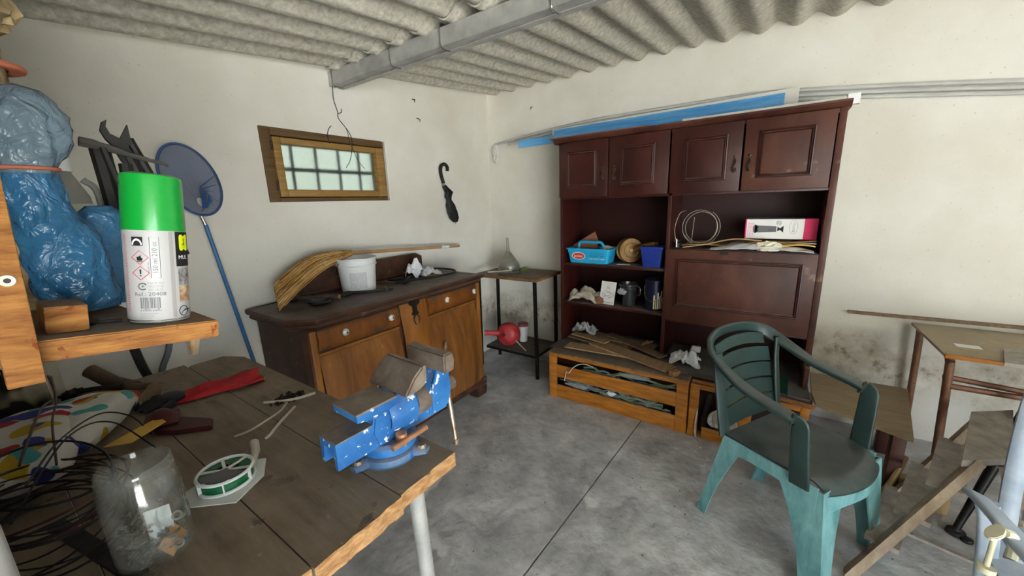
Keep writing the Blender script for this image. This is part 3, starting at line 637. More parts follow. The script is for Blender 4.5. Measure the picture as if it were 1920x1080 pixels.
for x0, x1, kn in ((.915, 1.418, (1.052, 1.345)), (1.655, 2.135, (1.81, 2.095))):
    m = MB(); m.prism([(0, 0), (-.012, .006), (-.026, .04), (-.03, .075), (-.022, .11), (-.006, .122), (0, .122)], x1-x0, frame((x0, SY0, .794), (1, 0, 0), (0, 1, 0)))
    d = m.build('drawer', 'walnut_front', sb, ang=50)
    for x in kn:
        m = MB(); m.lathe([(.0, .03), (.006, .031), (.011, .028), (.019, .022), (.021, .014), (.016, .006), (.009, .003), (.009, 0)], frame((x, SY0-.027, .872), (0, -1, 0)), 8); kk = m.build('knob', 'knob_glass', d, ang=20)
        m = MB(); m.cyl((x, SY0-.0605, .872), (x, SY0-.057, .872), .0045, n=8); m.build('screw', 'dark_steel', d)
    m = MB(); m.tube([(x0, SY0-.005, .782), (x1, SY0-.005, .782)], .010, 8); m.build('rail_bead', 'walnut_orange', sb)
for x0, x1 in ((.915, 1.418), (1.655, 2.135)):
    m = MB(); n = 14; mid = (x0+x1)/2; hw = (x1-x0)/2
    def f(u, v, mid=mid, hw=hw): return V(mid+hw*(2*u-1), SY0-.004-.05*(1-(v-.35)**2*2.2)*(1-.2*(2*u-1)**4)*min(1, (1-v)*8+.15), .14+.63*v)
    m.grid(f, 10, 16, .012); d = m.build('door', 'walnut_door', sb)
    m = MB()
    for (xa, xb, za, zb) in ((x0+.03, x0+.036, .2, .73), (x1-.036, x1-.03, .2, .73)): m.box(xa, xb, SY0-.06, SY0-.02, za, zb)
m = MB()
def f2(u, v): return V(1.43+.21*u, SY0-.012-.045*(1-(v-.35)**2*2.2)*min(1, (1-v)*5+.1)-.012*(1-(2*u-1)**2), .12+.80*v)
m.grid(f2, 6, 16, .012); pl = m.build('centre_panel', 'walnut_orange', sb)
# iron ornament on the centre panel
m = MB(); ox, oy, oz = 1.533, SY0-.03, .865
m.prism([(-.045, .05), (-.03, .07), (-.012, .058), (0, .075), (.012, .058), (.03, .07), (.045, .05), (.03, .035), (.016, .03), (.018, -.005), (.03, -.02), (.014, -.03), (0, -.036), (-.014, -.03), (-.03, -.02), (-.018, -.005), (-.016, .03), (-.03, .035)], .008, frame((ox, oy+.004, oz), (0, -1, 0), (1, 0, 0)))
m.tube(bez([(ox-.004, oy-.008, oz-.025), (ox-.022, oy-.012, oz-.05), (ox-.012, oy-.012, oz-.085), (ox, oy-.012, oz-.105), (ox+.012, oy-.012, oz-.085), (ox+.022, oy-.012, oz-.05), (ox+.004, oy-.008, oz-.025)], 30), .005, 6)
m.build('iron_drop_pull', 'tool_black', sb)
m = MB(); m.prism([(-.008, 0), (.008, 0), (.013, .018), (.009, .045), (.0, .06), (-.009, .045), (-.013, .018)], .006, frame((1.735, 1.772, .545), (0, -1, -.1), (1, 0, 0))); m.cyl((1.738, 1.772, .55), (1.742, 1.79, .49), .006, n=8); m.build('door_key', 'chrome', sb)
m = MB(); m.prism([(SX0-.005, SY1), (SX0-.005, SY0+.02), (SX0+.02, SY0-.03), (SX1+.02, SY0-.03), (SX1+.02, SY1)], .055, TR(0, 0, .085)); m.build('base_moulding', 'walnut_dark', sb, smooth=False)
for x, y in ((SX0+.06, SY0+.02), (SX1-.055, SY0+.02), (SX0+.06, SY1-.07), (SX1-.055, SY1-.07)):
    m = MB(); m.box(x-.055, x+.07, y-.06, y+.05, 0, .085, bev=.02); m.build('foot', 'walnut_dark', sb)
m = MB(); m.prism([(1.06, 0), (2.08, 0), (2.08, .13), (2.02, .155), (1.16, .155), (1.06, .09)], .025, frame((0, SY1, ST), (0, -1, 0), (1, 0, 0)) @ Matrix.Identity(4)); m.build('backsplash', 'walnut_dark', sb, smooth=False)
m = MB(); m.box(1.05, 2.09, SY1-.034, SY1, ST, ST+.02, bev=.005); m.build('backsplash_rail', 'walnut_dark', sb)

# broom lying along the sideboard
t = thing('straw_broom', 'straw broom lying on the sideboard with its handle along the wall', 'broom', (1.4, 2.2, ST)); random.seed(11)
spine = bez([(1.42, 2.225, 1.222), (1.30, 2.215, 1.213), (1.16, 2.20, 1.185), (1.03, 2.17, 1.13), (.93, 2.145, 1.075), (.87, 2.13, 1.035)], 30)
m = MB()
for k in range(900):
    a = random.uniform(0, 2*PI); q = math.sqrt(random.random()); ln = random.uniform(.8, 1.0); pts = []
    for i in range(0, len(spine), 3):
        s_ = i/(len(spine)-1)
        if s_ > ln: break
        wd = .014+.056*min(1, s_*1.7); hh = .014+.04*min(1, s_*2.2)
        p = spine[i]; pts.append(p + V(.35*math.cos(a)*wd*q, math.cos(a)*wd*q, math.sin(a)*hh*q + .7*math.cos(a)*wd*q*.5 + random.uniform(-.003, .003) + .012*s_*math.sin(k*1.7)))
    for p in pts: p.z = max(p.z, ST+.004)
    nf = len(m.bm.faces); m.tube(pts, .0016, 3, cap=False); m.bm.faces.ensure_lookup_table()
    for f in m.bm.faces[nf:]: f.material_index = k % 3
b = m.build('bristles', ['straw', 'straw_pale', 'straw_dark'], t); b['kind'] = 'stuff'
m = MB(); m.tube(spine[:26], [.010+.014*min(1, i/25*1.8) for i in range(26)], 10, sq=.5); m.build('bristle_core', 'straw_dark', t)
for s_ in (6, 11):
    m = MB(); p = spine[s_]; tn = (spine[s_+1]-spine[s_-1]).normalized(); M = frame(p, tn, (0, 0, 1)); r = .018+.042*min(1, s_/30*1.9)
    m.tube([M @ V(.034*math.cos(a), (r+.006)*math.sin(a), .012*math.sin(3*a)) for a in [2*PI*j/24 for j in range(24)]], .0016, 5, closed=True); m.build('stitching', 'brown_wood', t)
m = MB(); m.cyl((1.41, 2.225, 1.222), (1.97, 2.255, 1.183), .0115, n=10); m.cyl((1.97, 2.255, 1.183), (2.50, 2.285, 1.147), .0115, n=10); h = m.build('handle', 'broom_stick', t)
m = MB(); m.cyl((2.27, 2.272, 1.163), (2.36, 2.277, 1.157), .0122, n=10); m.build('tape_band', 'white_plastic', h)

t = thing('white_pail', 'white plastic pail with printed panel standing on the sideboard', 'pail', (1.405, 2.165, ST))
m = MB(); m.lathe([(0, .0), (.098, 0), (.101, .004), (.113, .165), (.121, .168), (.121, .174), (.117, .176), (.119, .205), (.124, .208), (.124, .214), (.114, .214), (.110, .17), (.097, .01), (0, .01)], n=36); m.build('bucket', 'white_plastic', t, local=True)
m = MB(); m.grid(lambda u, v: V(.112*math.cos(-2.62+.95*u), .112*math.sin(-2.62+.95*u), .03+.10*v)*1.0 + V(.0, 0, 0), 12, 4, 0)
for v in m.bm.verts:
    r = .1008+.0118*(v.co.z-.004)/.161+.0012; a = math.atan2(v.co.y, v.co.x); v.co.x, v.co.y = r*math.cos(a), r*math.sin(a)
m.build('print_panel', 'pail_print', t, local=True)
m = MB(); m.lathe([(0, .18), (.112, .18)], n=24); m.build('contents', 'brown_wood', t, local=True)
m = MB(); m.tube(bez([(.117, 0, .19), (.122, .05, .14), (.09, .10, .10), (0, .128, .09), (-.09, .10, .10), (-.122, .05, .14), (-.117, 0, .19)], 30), .0025, 6); m.build('bail_handle', 'chrome', t, local=True)

z0 = ST+.002
m = MB(); m.lathe([(0, .004), (.045, .004), (.058, .014), (.064, .022), (.068, .022), (.066, .012), (.05, 0), (0, 0)], TR(1.085, 2.055, z0), 28); tag(m.build('black_dish', 'smoked_plastic'), 'shallow round black dish on the sideboard in front of the broom', 'dish')
t = thing('short_brush', 'short brush with wooden handle lying on the sideboard by the black dish', 'brush', (1.12, 2.13, z0))
m = MB(); m.tube(bez([(1.035, 2.245, z0+.02), (1.09, 2.17, z0+.022), (1.15, 2.08, z0+.02), (1.185, 2.03, z0+.016)], 12), [.011]*6+[.012]*6+[.016, ], 8) if False else m.tube([(1.04, 2.24, z0+.02), (1.12, 2.13, z0+.022), (1.185, 2.035, z0+.018)], [.009, .011, .015], 10); h = m.build('handle', 'log_brown', t)
m = MB(); m.lathe([(0, .003), (.0135, .003), (.0145, 0)], frame((1.185, 2.035, z0+.018), (.065, -.095, -.004)), 10); m.build('handle_end', 'fresh_wood', t)
m = MB(); m.bar((1.005, 2.22, z0+.012), (1.075, 2.26, z0+.012), .03, .022, bev=.004); m.build('bristle_head', 'tool_black', t)
t = thing('black_pliers', 'black pliers lying open in front of the white pail', 'pliers', (1.4, 2.03, z0))
m = MB(); m.tube(bez([(1.25, 2.13, z0+.008), (1.29, 2.10, z0+.012), (1.36, 2.04, z0+.01), (1.44, 1.99, z0+.008), (1.50, 1.96, z0+.007)], 16), .0075, 7); m.build('arm', 'tool_black', t)
m = MB(); m.tube([(1.275+.045*math.cos(a)*.9, 2.115+.028*math.sin(a), z0+.008) for a in [2*PI*j/20 for j in range(20)]], .0075, 7, closed=True); m.build('ring', 'tool_black', t)
m = MB(); m.tube(bez([(1.50, 2.03, z0+.01), (1.47, 2.0, z0+.014), (1.46, 1.96, z0+.01)], 10), .009, 6); m.build('jaw', 'tool_grey', t)
m = MB(); m.crumple((1.90, 2.19, ST+.001), .075, .06, .085, 5, .3, fold=1.1, lift=.75); m.crumple((1.99, 2.13, ST+.001), .08, .055, .05, 8, -.3); tag(m.build('crumpled_bag', 'white_bag'), 'crumpled white plastic bag on the sideboard beside the black hose', 'bag')
m = MB(); m.box(-.07, .07, -.045, .045, 0, .006, TR(1.95, 2.075, ST+.001) @ RZ(.3)); tag(m.build('cardboard_scrap', 'cardboard', smooth=False), 'folded cardboard scrap below the crumpled white bag', 'cardboard')
m = MB(); m.tube(bez([(1.62, 2.12, z0+.012), (1.75, 2.05, z0+.012), (1.93, 1.985, z0+.012), (2.08, 1.97, z0+.014), (2.145, 2.04, z0+.02), (2.10, 2.15, z0+.03), (2.0, 2.235, z0+.03), (1.93, 2.27, z0+.04)], 50), .0085, 8); tag(m.build('rubber_hose', 'black_rubber'), 'black rubber hose looped across the right end of the sideboard', 'hose')
t = thing('hose_fitting', 'black metal hose fittings lying between pail and white bag', 'fitting', (1.72, 2.12, z0))
m = MB(); m.cyl((1.645, 2.02, z0+.013), (1.78, 2.12, z0+.016), .012, n=10); m.build('pipe', 'tool_black', t)
m = MB(); m.cyl((1.70, 2.16, z0+.012), (1.80, 2.20, z0+.012), .011, n=8); m.build('pipe', 'tool_black', t)
m = MB(); m.cyl((1.66, 2.20, z0+.01), (1.70, 2.06, z0+.035), .009, n=8); m.build('lever', 'tool_black', t)
m = MB(); m.bar((1.56, 2.22, z0+.011), (1.63, 2.10, z0+.011), .024, .016); tag(m.build('dark_offcut', 'walnut_dark', smooth=False), 'dark wooden offcut lying right next to the white pail', 'offcut')

# ---------------------------------------------------------------- small black table in the corner
bt = thing('side_table', 'small wooden topped table with thin black metal legs in the corner', 'table', (2.8, 1.85, 0))
m = MB(); m.box(2.585, 3.03, 1.548, 2.2, .862, .888, bev=.004); m.build('table_top', 'table_wood', bt)
for (x, y), (dx, dy) in (((2.612, 1.58), (.0, -.012)), ((2.612, 2.17), (0, .012)), ((2.975, 1.58), (.01, 0)), ((2.90, 2.17), (0, .01))):
    m = MB(); m.bar((x+dx, y+dy, 0), (x, y, .862), .024, .024); m.build('leg', 'black_metal', bt, smooth=False)
m = MB(); m.box(2.61, 2.985, 1.575, 2.11, .205, .217); m.build('lower_shelf', 'ply_dusty', bt)
for a in ((2.602, 2.614, 1.575, 2.11, .19, .213), (2.975, 2.985, 1.575, 2.11, .19, .205), (2.61, 2.985, 1.57, 1.58, .19, .213), (2.61, 2.93, 2.105, 2.115, .19, .205)):
    m = MB(); m.box(*a); m.build('rail', 'black_metal', bt, smooth=False)
t = thing('metal_funnel', 'upturned grey zinc funnel standing on the corner table', 'funnel', (2.87, 2.02, .89))
m = MB(); m.lathe([(.098, 0), (.1, .004), (.1, .05), (.095, .06), (.022, .17), (.018, .175), (.015, .18), (.011, .30), (.009, .302)], frame((2.87, 2.01, .89), (-.05, .0, 1)), 28); m.build('cone', 'zinc', t)
m = MB(); m.lathe([(.101, .0), (.106, .0), (.106, .008), (.101, .008)], frame((2.87, 2.01, .89), (-.05, .0, 1)), 28); m.build('rim', 'zinc', t)
m = MB(); m.tube(bez([(2.80, 2.02, .90), (2.77, 2.0, .93), (2.77, 1.96, .93), (2.80, 1.955, .90)], 14), .004, 6); m.build('handle', 'chrome', t)
t = thing('leafy_sprig', 'light green leafy sprig lying on the corner table by the funnel', 'sprig', (2.85, 1.86, .89)); random.seed(2)
for k in range(9):
    a = random.uniform(-.8, 2.2); L = random.uniform(.05, .10); p = V(2.83, 1.87, .895); d = V(math.cos(a)*L, -abs(math.sin(a))*L*.7-.02, random.uniform(.0, .05))
    m = MB(); s_ = V(-d.y, d.x, .01).normalized()*.012
    m.grid(lambda u, v: p + d*u + s_*(2*v-1)*math.sin(PI*min(.98, max(.04, u))) + V(0, 0, .012*math.sin(PI*u)), 6, 2, .0012); m.build('leaf', 'green_leaf', t)
m = MB(); m.cyl((2.66, 2.10, .897), (2.80, 1.93, .898), .006, .008, 8); m.build('stalk', 'paper_cream', t)
m = MB(); m.bar((2.66, 1.98, .897), (2.79, 1.84, .897), .02, .012, bev=.003); tag(m.build('knife_handle', 'tool_grey'), 'dark knife lying on the corner table in front of the funnel', 'knife')
t = thing('bellows_duster', 'red round bellows duster with handle on the lower table shelf', 'duster', (2.72, 1.9, .217))
M = frame((2.70, 1.925, .322), (-.85, -.45, .12)) @ Matrix.Scale(1.2, 4)
m = MB(); m.lathe([(0, .045), (.02, .047), (.05, .04), (.078, .022), (.086, .004), (.088, -.01), (.08, -.03), (.05, -.045), (0, -.05)], M, 28); m.build('drum', 'red_plastic', t)
m = MB(); m.lathe([(.089, .002), (.093, -.004), (.089, -.012)], M, 28); m.build('seam_ring', 'brick_lid', t)
m = MB(); m.lathe([(0, .051), (.012, .051), (.014, .044)], M @ TR(.03, 0, 0), 12); m.build('vent', 'tool_black', t)
m = MB(); m.tube([(2.65, 1.99, .335), (2.60, 2.06, .345), (2.57, 2.10, .347)], [.026, .024, .027], 10); m.build('handle', 'red_plastic', t)
m = MB(); m.cyl((2.68, 1.83, .285), (2.64, 1.70, .226), .006, .005, 8); m.build('nozzle', 'cable_white', t)
t = thing('white_cup', 'white plastic cup with brick red lid behind the red duster', 'cup', (2.86, 1.865, .217))
m = MB(); m.lathe([(0, 0), (.036, 0), (.044, .15), (.046, .152), (.046, .156), (0, .156)], n=20); m.build('body', 'white_plastic', t, local=True)
m = MB(); m.lathe([(.047, .15), (.05, .152), (.05, .172), (.046, .176), (0, .176)], n=20); m.build('lid', 'brick_lid', t, local=True)

# ---------------------------------------------------------------- pipes and strips on top of the bookcase
def sag(y0, y1, zf, x, r, n=40): return [(x(y) if callable(x) else x, y, zf(y)) for y in [y0+(y1-y0)*i/n for i in range(n+1)]]
def zbend(y):            # rests on the bookcase, droops past its end
    if y > .2: return 2.05+.085*math.sin(min(1, (2.25-y)/1.2)*PI/2)
    return 2.135 - .115*(.2-y)**1.25
for k, (dz, dx, lb) in enumerate(((0, 0, 'upper pale grey plastic pipe sagging along the right wall'), (-.028, .0, 'middle pale grey plastic pipe sagging along the right wall'), (-.054, .002, 'lowest pale grey plastic pipe sagging along the right wall'))):
    m = MB(); m.tube(sag(2.27-.15*k, -1.55, lambda y: zbend(y)+dz, 3.08-.0+dx*0, .012), .0115, 8); tag(m.build('plastic_pipe', 'pvc_grey'), lb, 'pipe', 'pipes on the right wall')
t = thing('trunking_strip', 'long white plastic trunking strip lying on the bookcase crown', 'trunking', (2.745, .7, 1.96))
m = MB(); m.bar((2.735, .52, 1.968), (2.735, -.25, 1.968), .04, .018); m.build('profile', 'pvc_white', t, smooth=False)
m = MB(); m.bar((2.735, -.25, 1.962), (2.735, -.30, 1.962), .046, .05); m.build('end_cap', 'white_plastic', t, smooth=False)
m = MB(); m.bar((2.735, .52, 1.968), (2.735, .535, 1.968), .044, .02); m.build('end_cap', 'cream_plastic', t, smooth=False)
def sheet(name, mt, x, pts, th, lb, cat, lean=0):
    m = MB(); m.prism([(y, z) for y, z in pts], th, Matrix(((0, 0, 1, x), (1, 0, 0, 0), (0, 1, 0, 0), (0, 0, 0, 1)))); return tag(m.build(name, mt, smooth=False), lb, cat)
sheet('blue_sheet', 'foil_blue', 3.012, [(1.60, 1.965), (1.60, 2.085), (.02, 2.10), (.02, 1.985), (.3, 1.965)], .006, 'long blue film covered sheet standing behind the bookcase crown', 'sheet')
sheet('blue_sheet', 'foil_blue', 2.83, [(1.50, 1.962), (1.50, 2.02), (.42, 2.015), (.42, 1.962)], .006, 'shorter blue sheet propped in front of the long blue one', 'sheet')
sheet('blue_sheet', 'foil_blue', 2.86, [(1.86, 1.955), (1.86, 2.015), (1.20, 2.02), (1.20, 1.962)], .006, 'narrow blue strip poking out past the left bookcase side', 'sheet')
sheet('grey_sheet', 'pvc_white', 3.035, [(1.63, 1.99), (1.63, 2.095), (-.05, 2.125), (-.05, 2.02)], .006, 'pale grey sheet behind the blue film sheets', 'sheet')
m = MB(); m.box(2.69, 2.80, .74, 1.47, 1.959, 1.968); tag(m.build('thin_board', 'copper_sheet', smooth=False), 'thin reddish brown board lying on the left of the bookcase crown', 'board')
m = MB(); m.blob((3.072, 2.262, 1.965), (.022, .032, .075), 4, .4, 2.6, 6); tag(m.build('hanging_rag', 'cloth_white'), 'small white rag tied round the pipe ends in the corner', 'rag')

# ---------------------------------------------------------------- things on the bookcase shelves
zs1, zs2 = 1.0235, .7075
t = thing('blue_tray', 'bright blue plastic carry tray with red oval badge', 'tray', (2.83, 1.165, zs1))
m = MB()
def rr(hw, hd, z, r=.02): return [V(2.815+x, 1.168+y, z) for x, y in rounded(hd*2, hw*2, r)]
m.loft([rr(.155, .075, zs1), rr(.175, .092, zs1+.105), rr(.185, .10, zs1+.107), rr(.185, .10, zs1+.115), rr(.17, .088, zs1+.115), rr(.15, .07, zs1+.008)]); m.build('tub', 'tray_blue', t, ang=35)
m = MB(); m.tube(bez([(2.80, 1.275, zs1+.10), (2.80, 1.265, zs1+.15), (2.80, 1.235, zs1+.158), (2.80, 1.15, zs1+.158), (2.80, 1.085, zs1+.155), (2.80, 1.055, zs1+.10)], 30), .011, 8); m.build('handle', 'tray_blue', t)
def face(y, z): # front face of the tray, leaning outward
    return V(2.7405-.017*(z-zs1)/.105-.0016, y, z)
m = MB(); m.loft([[face(1.243+.057*math.cos(a)*k, zs1+.056+.030*math.sin(a)*k) for a in [2*PI*j/24 for j in range(24)]] for k in (1, .01)], cap=False); bd = m.build('badge', 'logo_white', t)
m = MB(); m.loft([[face(1.243+.051*math.cos(a)*k, zs1+.056+.025*math.sin(a)*k)-V(.0008, 0, 0) for a in [2*PI*j/24 for j in range(24)]] for k in (1, .01)], cap=False); m.build('badge_centre', 'logo_red', t)
m = MB(); m.text('Jenilen', .028, lambda x, y: face(1.243-x, zs1+.055+y)-V(.0018, 0, 0)); m.build('badge_lettering', 'logo_white', t)
m = MB(); m.text('NUN ZETTA NUNE', .013, lambda x, y: face(1.095-x, zs1+.078+y)-V(.001, 0, 0)); m.text('NUNZETTAM', .0185, lambda x, y: face(1.095-x, zs1+.058+y)-V(.001, 0, 0)); m.build('print', 'ink_navy', t)
m = MB(); m.text('MUN ZANTT MAIR', .0155, lambda x, y: face(1.095-x, zs1+.036+y)-V(.001, 0, 0)); m.build('print', 'logo_white', t)
sheet('copper_plate', 'copper_sheet', 2.865, [(1.30, zs1+.012), (1.352, zs1+.125), (1.165, zs1+.235), (1.135, zs1+.16), (1.16, zs1+.012)], .006, 'reddish brown plate standing tilted in the blue tray', 'plate')
m = MB(); m.blob((2.83, 1.05, zs1+.105), (.04, .045, .025), 3, .4, 2.4, 8); tag(m.build('crumpled_rag', 'rag'), 'small dirty rag inside the blue tray beside its handle', 'rag')
t = thing('wooden_reel', 'brown round wooden reel with spout standing beside the blue tray', 'reel', (2.88, .86, zs1))
M = frame((2.87, .885, zs1+.098), (-.75, -.6, .08))
m = MB(); m.lathe([(0, .028), (.07, .028), (.088, .03), (.092, .026), (.092, .018), (.08, .012), (.074, -.02), (.08, -.03), (.092, -.034), (.09, -.044), (0, -.044)], M, 32); m.build('drum', 'brass_brown', t)
m = MB(); m.lathe([(0, .034), (.014, .034), (.016, .028)], M, 12); m.lathe([(.05, .03), (.054, .032), (.058, .03)], M, 28); m.build('hub', 'bright_steel', t)
m = MB(); m.tube(bez([(2.86, .835, zs1+.12), (2.84, .77, zs1+.14), (2.83, .70, zs1+.158), (2.84, .66, zs1+.15)], 14), [.02]*4+[.016]*4+[.014]*4+[.012], 10) if False else m.tube([(2.86, .835, zs1+.11), (2.85, .77, zs1+.14), (2.85, .70, zs1+.158), (2.87, .685, zs1+.156)], [.024, .018, .015, .012], 10); m.build('spout', 'brass_brown', t)
t = thing('navy_tub', 'small dark blue plastic tub at the end of the shelf', 'tub', (2.78, .695, zs1))
def r2(h, z, r=.012): return [V(2.79+x, .692+y, z) for x, y in rounded(h*2*.8, h*2, r)]
m = MB(); m.loft([r2(.062, zs1), r2(.075, zs1+.128), r2(.081, zs1+.13), r2(.081, zs1+.145), r2(.073, zs1+.145), r2(.06, zs1+.006)]); m.build('tub_body', 'navy_plastic', t, ang=35)
m = MB(); m.box(2.66, 2.7, 1.0, 1.06, 0, .01)
m.bm.free(); m = MB(); m.prism([(0, 0), (.10, .02), (.085, .05), (.01, .035)], .004, frame((2.76, .95, zs1), (0, 0, 1), (0, -1, 0))); tag(m.build('paper_scrap', 'paper_cream', smooth=False), 'torn paper scrap on the shelf in front of the wooden reel', 'paper')
# second shelf
t = thing('folded_rag', 'crumpled beige cloth rag on the lower open shelf', 'rag', (2.8, 1.23, zs2))
m = MB(); m.crumple((2.80, 1.215, zs2+.001), .08, .125, .062, 12, .1, fold=1.3, lift=.8); m.build('cloth', 'rag', t)
m = MB(); m.blob((2.76, 1.08, zs2+.02), (.03, .04, .03), 3, .4, 2.5, 2, flat=-.018); tag(m.build('pink_rag', 'copper_sheet'), 'small faded pink rag next to the white picture card', 'rag')
t = thing('picture_card', 'white card with a pale drawing leaning on the shelf', 'card', (2.765, 1.015, zs2))
M = frame((2.755, 1.02, zs2), (-.97, -.05, .22), (0, -1, -.05))
m = MB(); m.box(-.058, .058, 0, .178, -.0012, .0012, M); m.build('card_sheet', 'white_card', t, smooth=False)
m = MB()
for cx, cy, rx, ry in ((0, .135, .009, .011), (0, .112, .014, .018), (-.01, .085, .03, .02), (.012, .075, .035, .018), (0, .055, .022, .012), (-.03, .07, .012, .012), (.034, .082, .01, .014)):
    m.tube([M @ V(cx+rx*math.cos(a), cy+ry*math.sin(a), .002) for a in [2*PI*j/16 for j in range(16)]], .0011, 4, closed=True)
m.build('drawing', 'ink_light', t)
m = MB(); m.text('SCHWARATE', .0165, lambda x, y: M @ V(x, .016+y, .0018)); m.text('C P O U D I A', .009, lambda x, y: M @ V(x, .163+y, .0018)); m.build('lettering', 'ink_grey', t)
t = thing('smoked_mug', 'dark see-through plastic beaker with handle beside the card', 'beaker', (2.82, .865, zs2))
m = MB(); m.lathe([(0, 0), (.05, 0), (.054, .004), (.06, .12), (.068, .125), (.07, .15), (.076, .155), (.076, .17), (.07, .17), (.062, .13), (.05, .008), (0, .008)], TR(2.82, .865, zs2), 28); m.build('body', 'smoked_plastic', t)
m = MB(); m.tube(bez([(2.80, .795, zs2+.155), (2.79, .775, zs2+.14), (2.79, .775, zs2+.10), (2.80, .80, zs2+.085)], 14), .006, 6); m.build('handle', 'smoked_plastic', t)
m = MB(); m.blob((2.752, .90, zs2+.115), (.01, .03, .022), 3, .5, 2.5, 5); m.build('torn_film', 'film_clear', t)
t = thing('paint_tin', 'glossy navy paint tin with pale brush print at the shelf end', 'tin', (2.80, .672, zs2))
m = MB(); m.lathe([(0, 0), (.066, 0), (.068, .004), (.066, .008), (.066, .212), (.069, .215), (.069, .222), (.063, .222), (.063, .216), (0, .214)], TR(2.80, .672, zs2), 32); m.build('tin_body', 'navy_can', t)
for k in range(7):
    a0 = PI+.15+k*.2; h = (.10, .07, .12, .09, .13, .08, .11)[k]
    m = MB(); m.grid(lambda u, v: V(2.80+.0668*math.cos(a0+.13*u), .672+.0668*math.sin(a0+.13*u), zs2+.015+h*v), 3, 1); m.build('brush_print', ['paper_cream', 'yellow_paper', 'logo_white'][k % 3], t)
m = MB(); m.tube(bez([(2.80+.07*math.cos(a), .672+.07*math.sin(a), zs2+z) for a, z in ((PI*.55, .17), (PI*.7, .10), (PI*.95, .07), (PI*1.2, .085), (PI*1.4, .15))], 24), .0018, 5); m.build('bail_wire', 'chrome', t)

# right compartment
zr = 1.1685
t = thing('cardboard_sheaf', 'sheaf of cardboard and folded paper under the pink box', 'cardboard', (2.86, .03, zr))
for k, (y0, y1, x0, x1, z, mt) in enumerate(((-.205, .50, 2.76, 2.98, .030, 'cardboard'), (-.21, .26, 2.735, 2.99, .042, 'paper_cream'), (-.212, .22, 2.75, 2.99, .056, 'cardboard'))):
    m = MB(); m.grid(lambda u, v: V(x0+(x1-x0)*v, y0+(y1-y0)*u, zr+z*(1-.6*u*u)+.006*math.sin(9*u+k)+.002*math.sin(7*v)), 20, 4, .004); m.build('sheet', mt, t)
t = thing('yellow_envelope', 'creased yellow envelope sticking out below the pink box', 'envelope', (2.76, -.12, zr))
m = MB(); m.grid(lambda u, v: V(2.705+.10*v, -.205+.20*u, zr+.034+.008*math.sin(5*u)-.006*v+.01*v*u), 10, 4, .006); m.build('paper', 'yellow_paper', t)
t = thing('plastic_sleeve', 'white plastic sleeve with crumpled paper on the drop front ledge', 'sleeve', (2.72, .06, zr))
m = MB(); m.grid(lambda u, v: V(2.674+.11*v, -.20+.52*u, zr+.002+(.046*math.sin(PI*min(1, u*1.02))*(.5+.5*v)+.010*abs(math.sin(17*u+5*v)))*math.sin(PI*(.15+.8*v))), 36, 8, .002); m.build('film', 'white_bag', t)
m = MB(); m.blob((2.715, .015, zr+.028), (.03, .06, .028), 4, .5, 2.2, 21, flat=-.026); m.build('paper_wad', 'paper_cream', t)
t = thing('pink_box', 'white and pink appliance box with printed hand tool lying flat', 'box', (2.86, -.03, zr+.066))
bz0, bz1, by0, by1, bx0, bx1 = zr+.068, zr+.186, -.21, .145, 2.795, 2.95
m = MB(); m.box(bx0, bx1, by0, by1, bz0, bz1, bev=.002); m.build('carton', 'white_card', t, smooth=False)
m = MB(); m.box(bx0-.001, bx1+.001, by0-.001, by0+.062, bz0-.0005, bz1+.001); m.build('end_band', 'pink', t, smooth=False)
m = MB(); m.box(bx0-.001, bx1, by1-.006, by1+.001, bz0, bz1+.001); m.build('edge_band', 'pink', t, smooth=False)
bxp = bx0-.0012; mz = (bz0+bz1)/2
def bp(y, z): return V(bxp, y, z)
m = MB()
for k in range(3): m.text('DELUXE TRIM SET', .0115, lambda x, y, k=k: bp(by1-.016-.012*k-y, mz+x*.9))
m.build('lettering', 'pink_print', t)
m = MB(); m.quad([bp(.095, mz+.022), bp(.095, mz-.022), bp(-.015, mz-.017), bp(-.015, mz+.017)]); m.loft([[bp(.092+.012*math.cos(a)*k, mz+.026*math.sin(a)*k) for a in [2*PI*j/16 for j in range(16)]] for k in (1, .02)], cap=False); m.build('tool_print', 'ink_grey', t)
m = MB(); m.quad([V(bxp-.0006, .088, mz+.016), V(bxp-.0006, .088, mz+.006), V(bxp-.0006, .076, mz+.006), V(bxp-.0006, .076, mz+.016)]); m.quad([V(bxp-.0006, .088, mz-.006), V(bxp-.0006, .088, mz-.016), V(bxp-.0006, .076, mz-.016), V(bxp-.0006, .076, mz-.006)])
m.quad([bp(-.02, mz+.014), bp(-.02, mz-.014), bp(-.034, mz-.004), bp(-.034, mz+.004)]); m.quad([bp(-.034, mz+.006), bp(-.034, mz-.006), bp(-.05, mz-.02), bp(-.05, mz+.02)])
for y in (.02, .008): m.loft([[V(bxp-.0006, y+.003*math.cos(a)*k, mz-.006+.003*math.sin(a)*k) for a in [2*PI*j/8 for j in range(8)]] for k in (1, .02)], cap=False)
m.build('tool_print', 'ink_black', t)
m = MB(); m.tube([bp(-.025+.012*math.cos(a), mz+.036+.013*math.sin(a)) for a in [2*PI*j/12 for j in range(12)]], .0008, 4, closed=True); m.quad([bp(-.018, mz+.045), bp(-.018, mz+.03), bp(-.022, mz+.03), bp(-.022, mz+.045)]); m.quad([bp(-.028, mz+.045), bp(-.028, mz+.028), bp(-.031, mz+.028), bp(-.031, mz+.045)]); m.build('small_print', 'ink_grey', t)
m = MB(); m.text('BEAUTY', .016, lambda x, y: bp(-.098-y, mz+.012-x*-1)); m.tube([bp(-.098+.02*math.cos(a), mz+.012+.04*math.sin(a)) for a in [2*PI*j/24 for j in range(24)]], .0006, 4, closed=True); m.build('logo', 'ink_light', t)
m = MB(); random.seed(4)
cy, cz = .40, zr+.135
pts = []
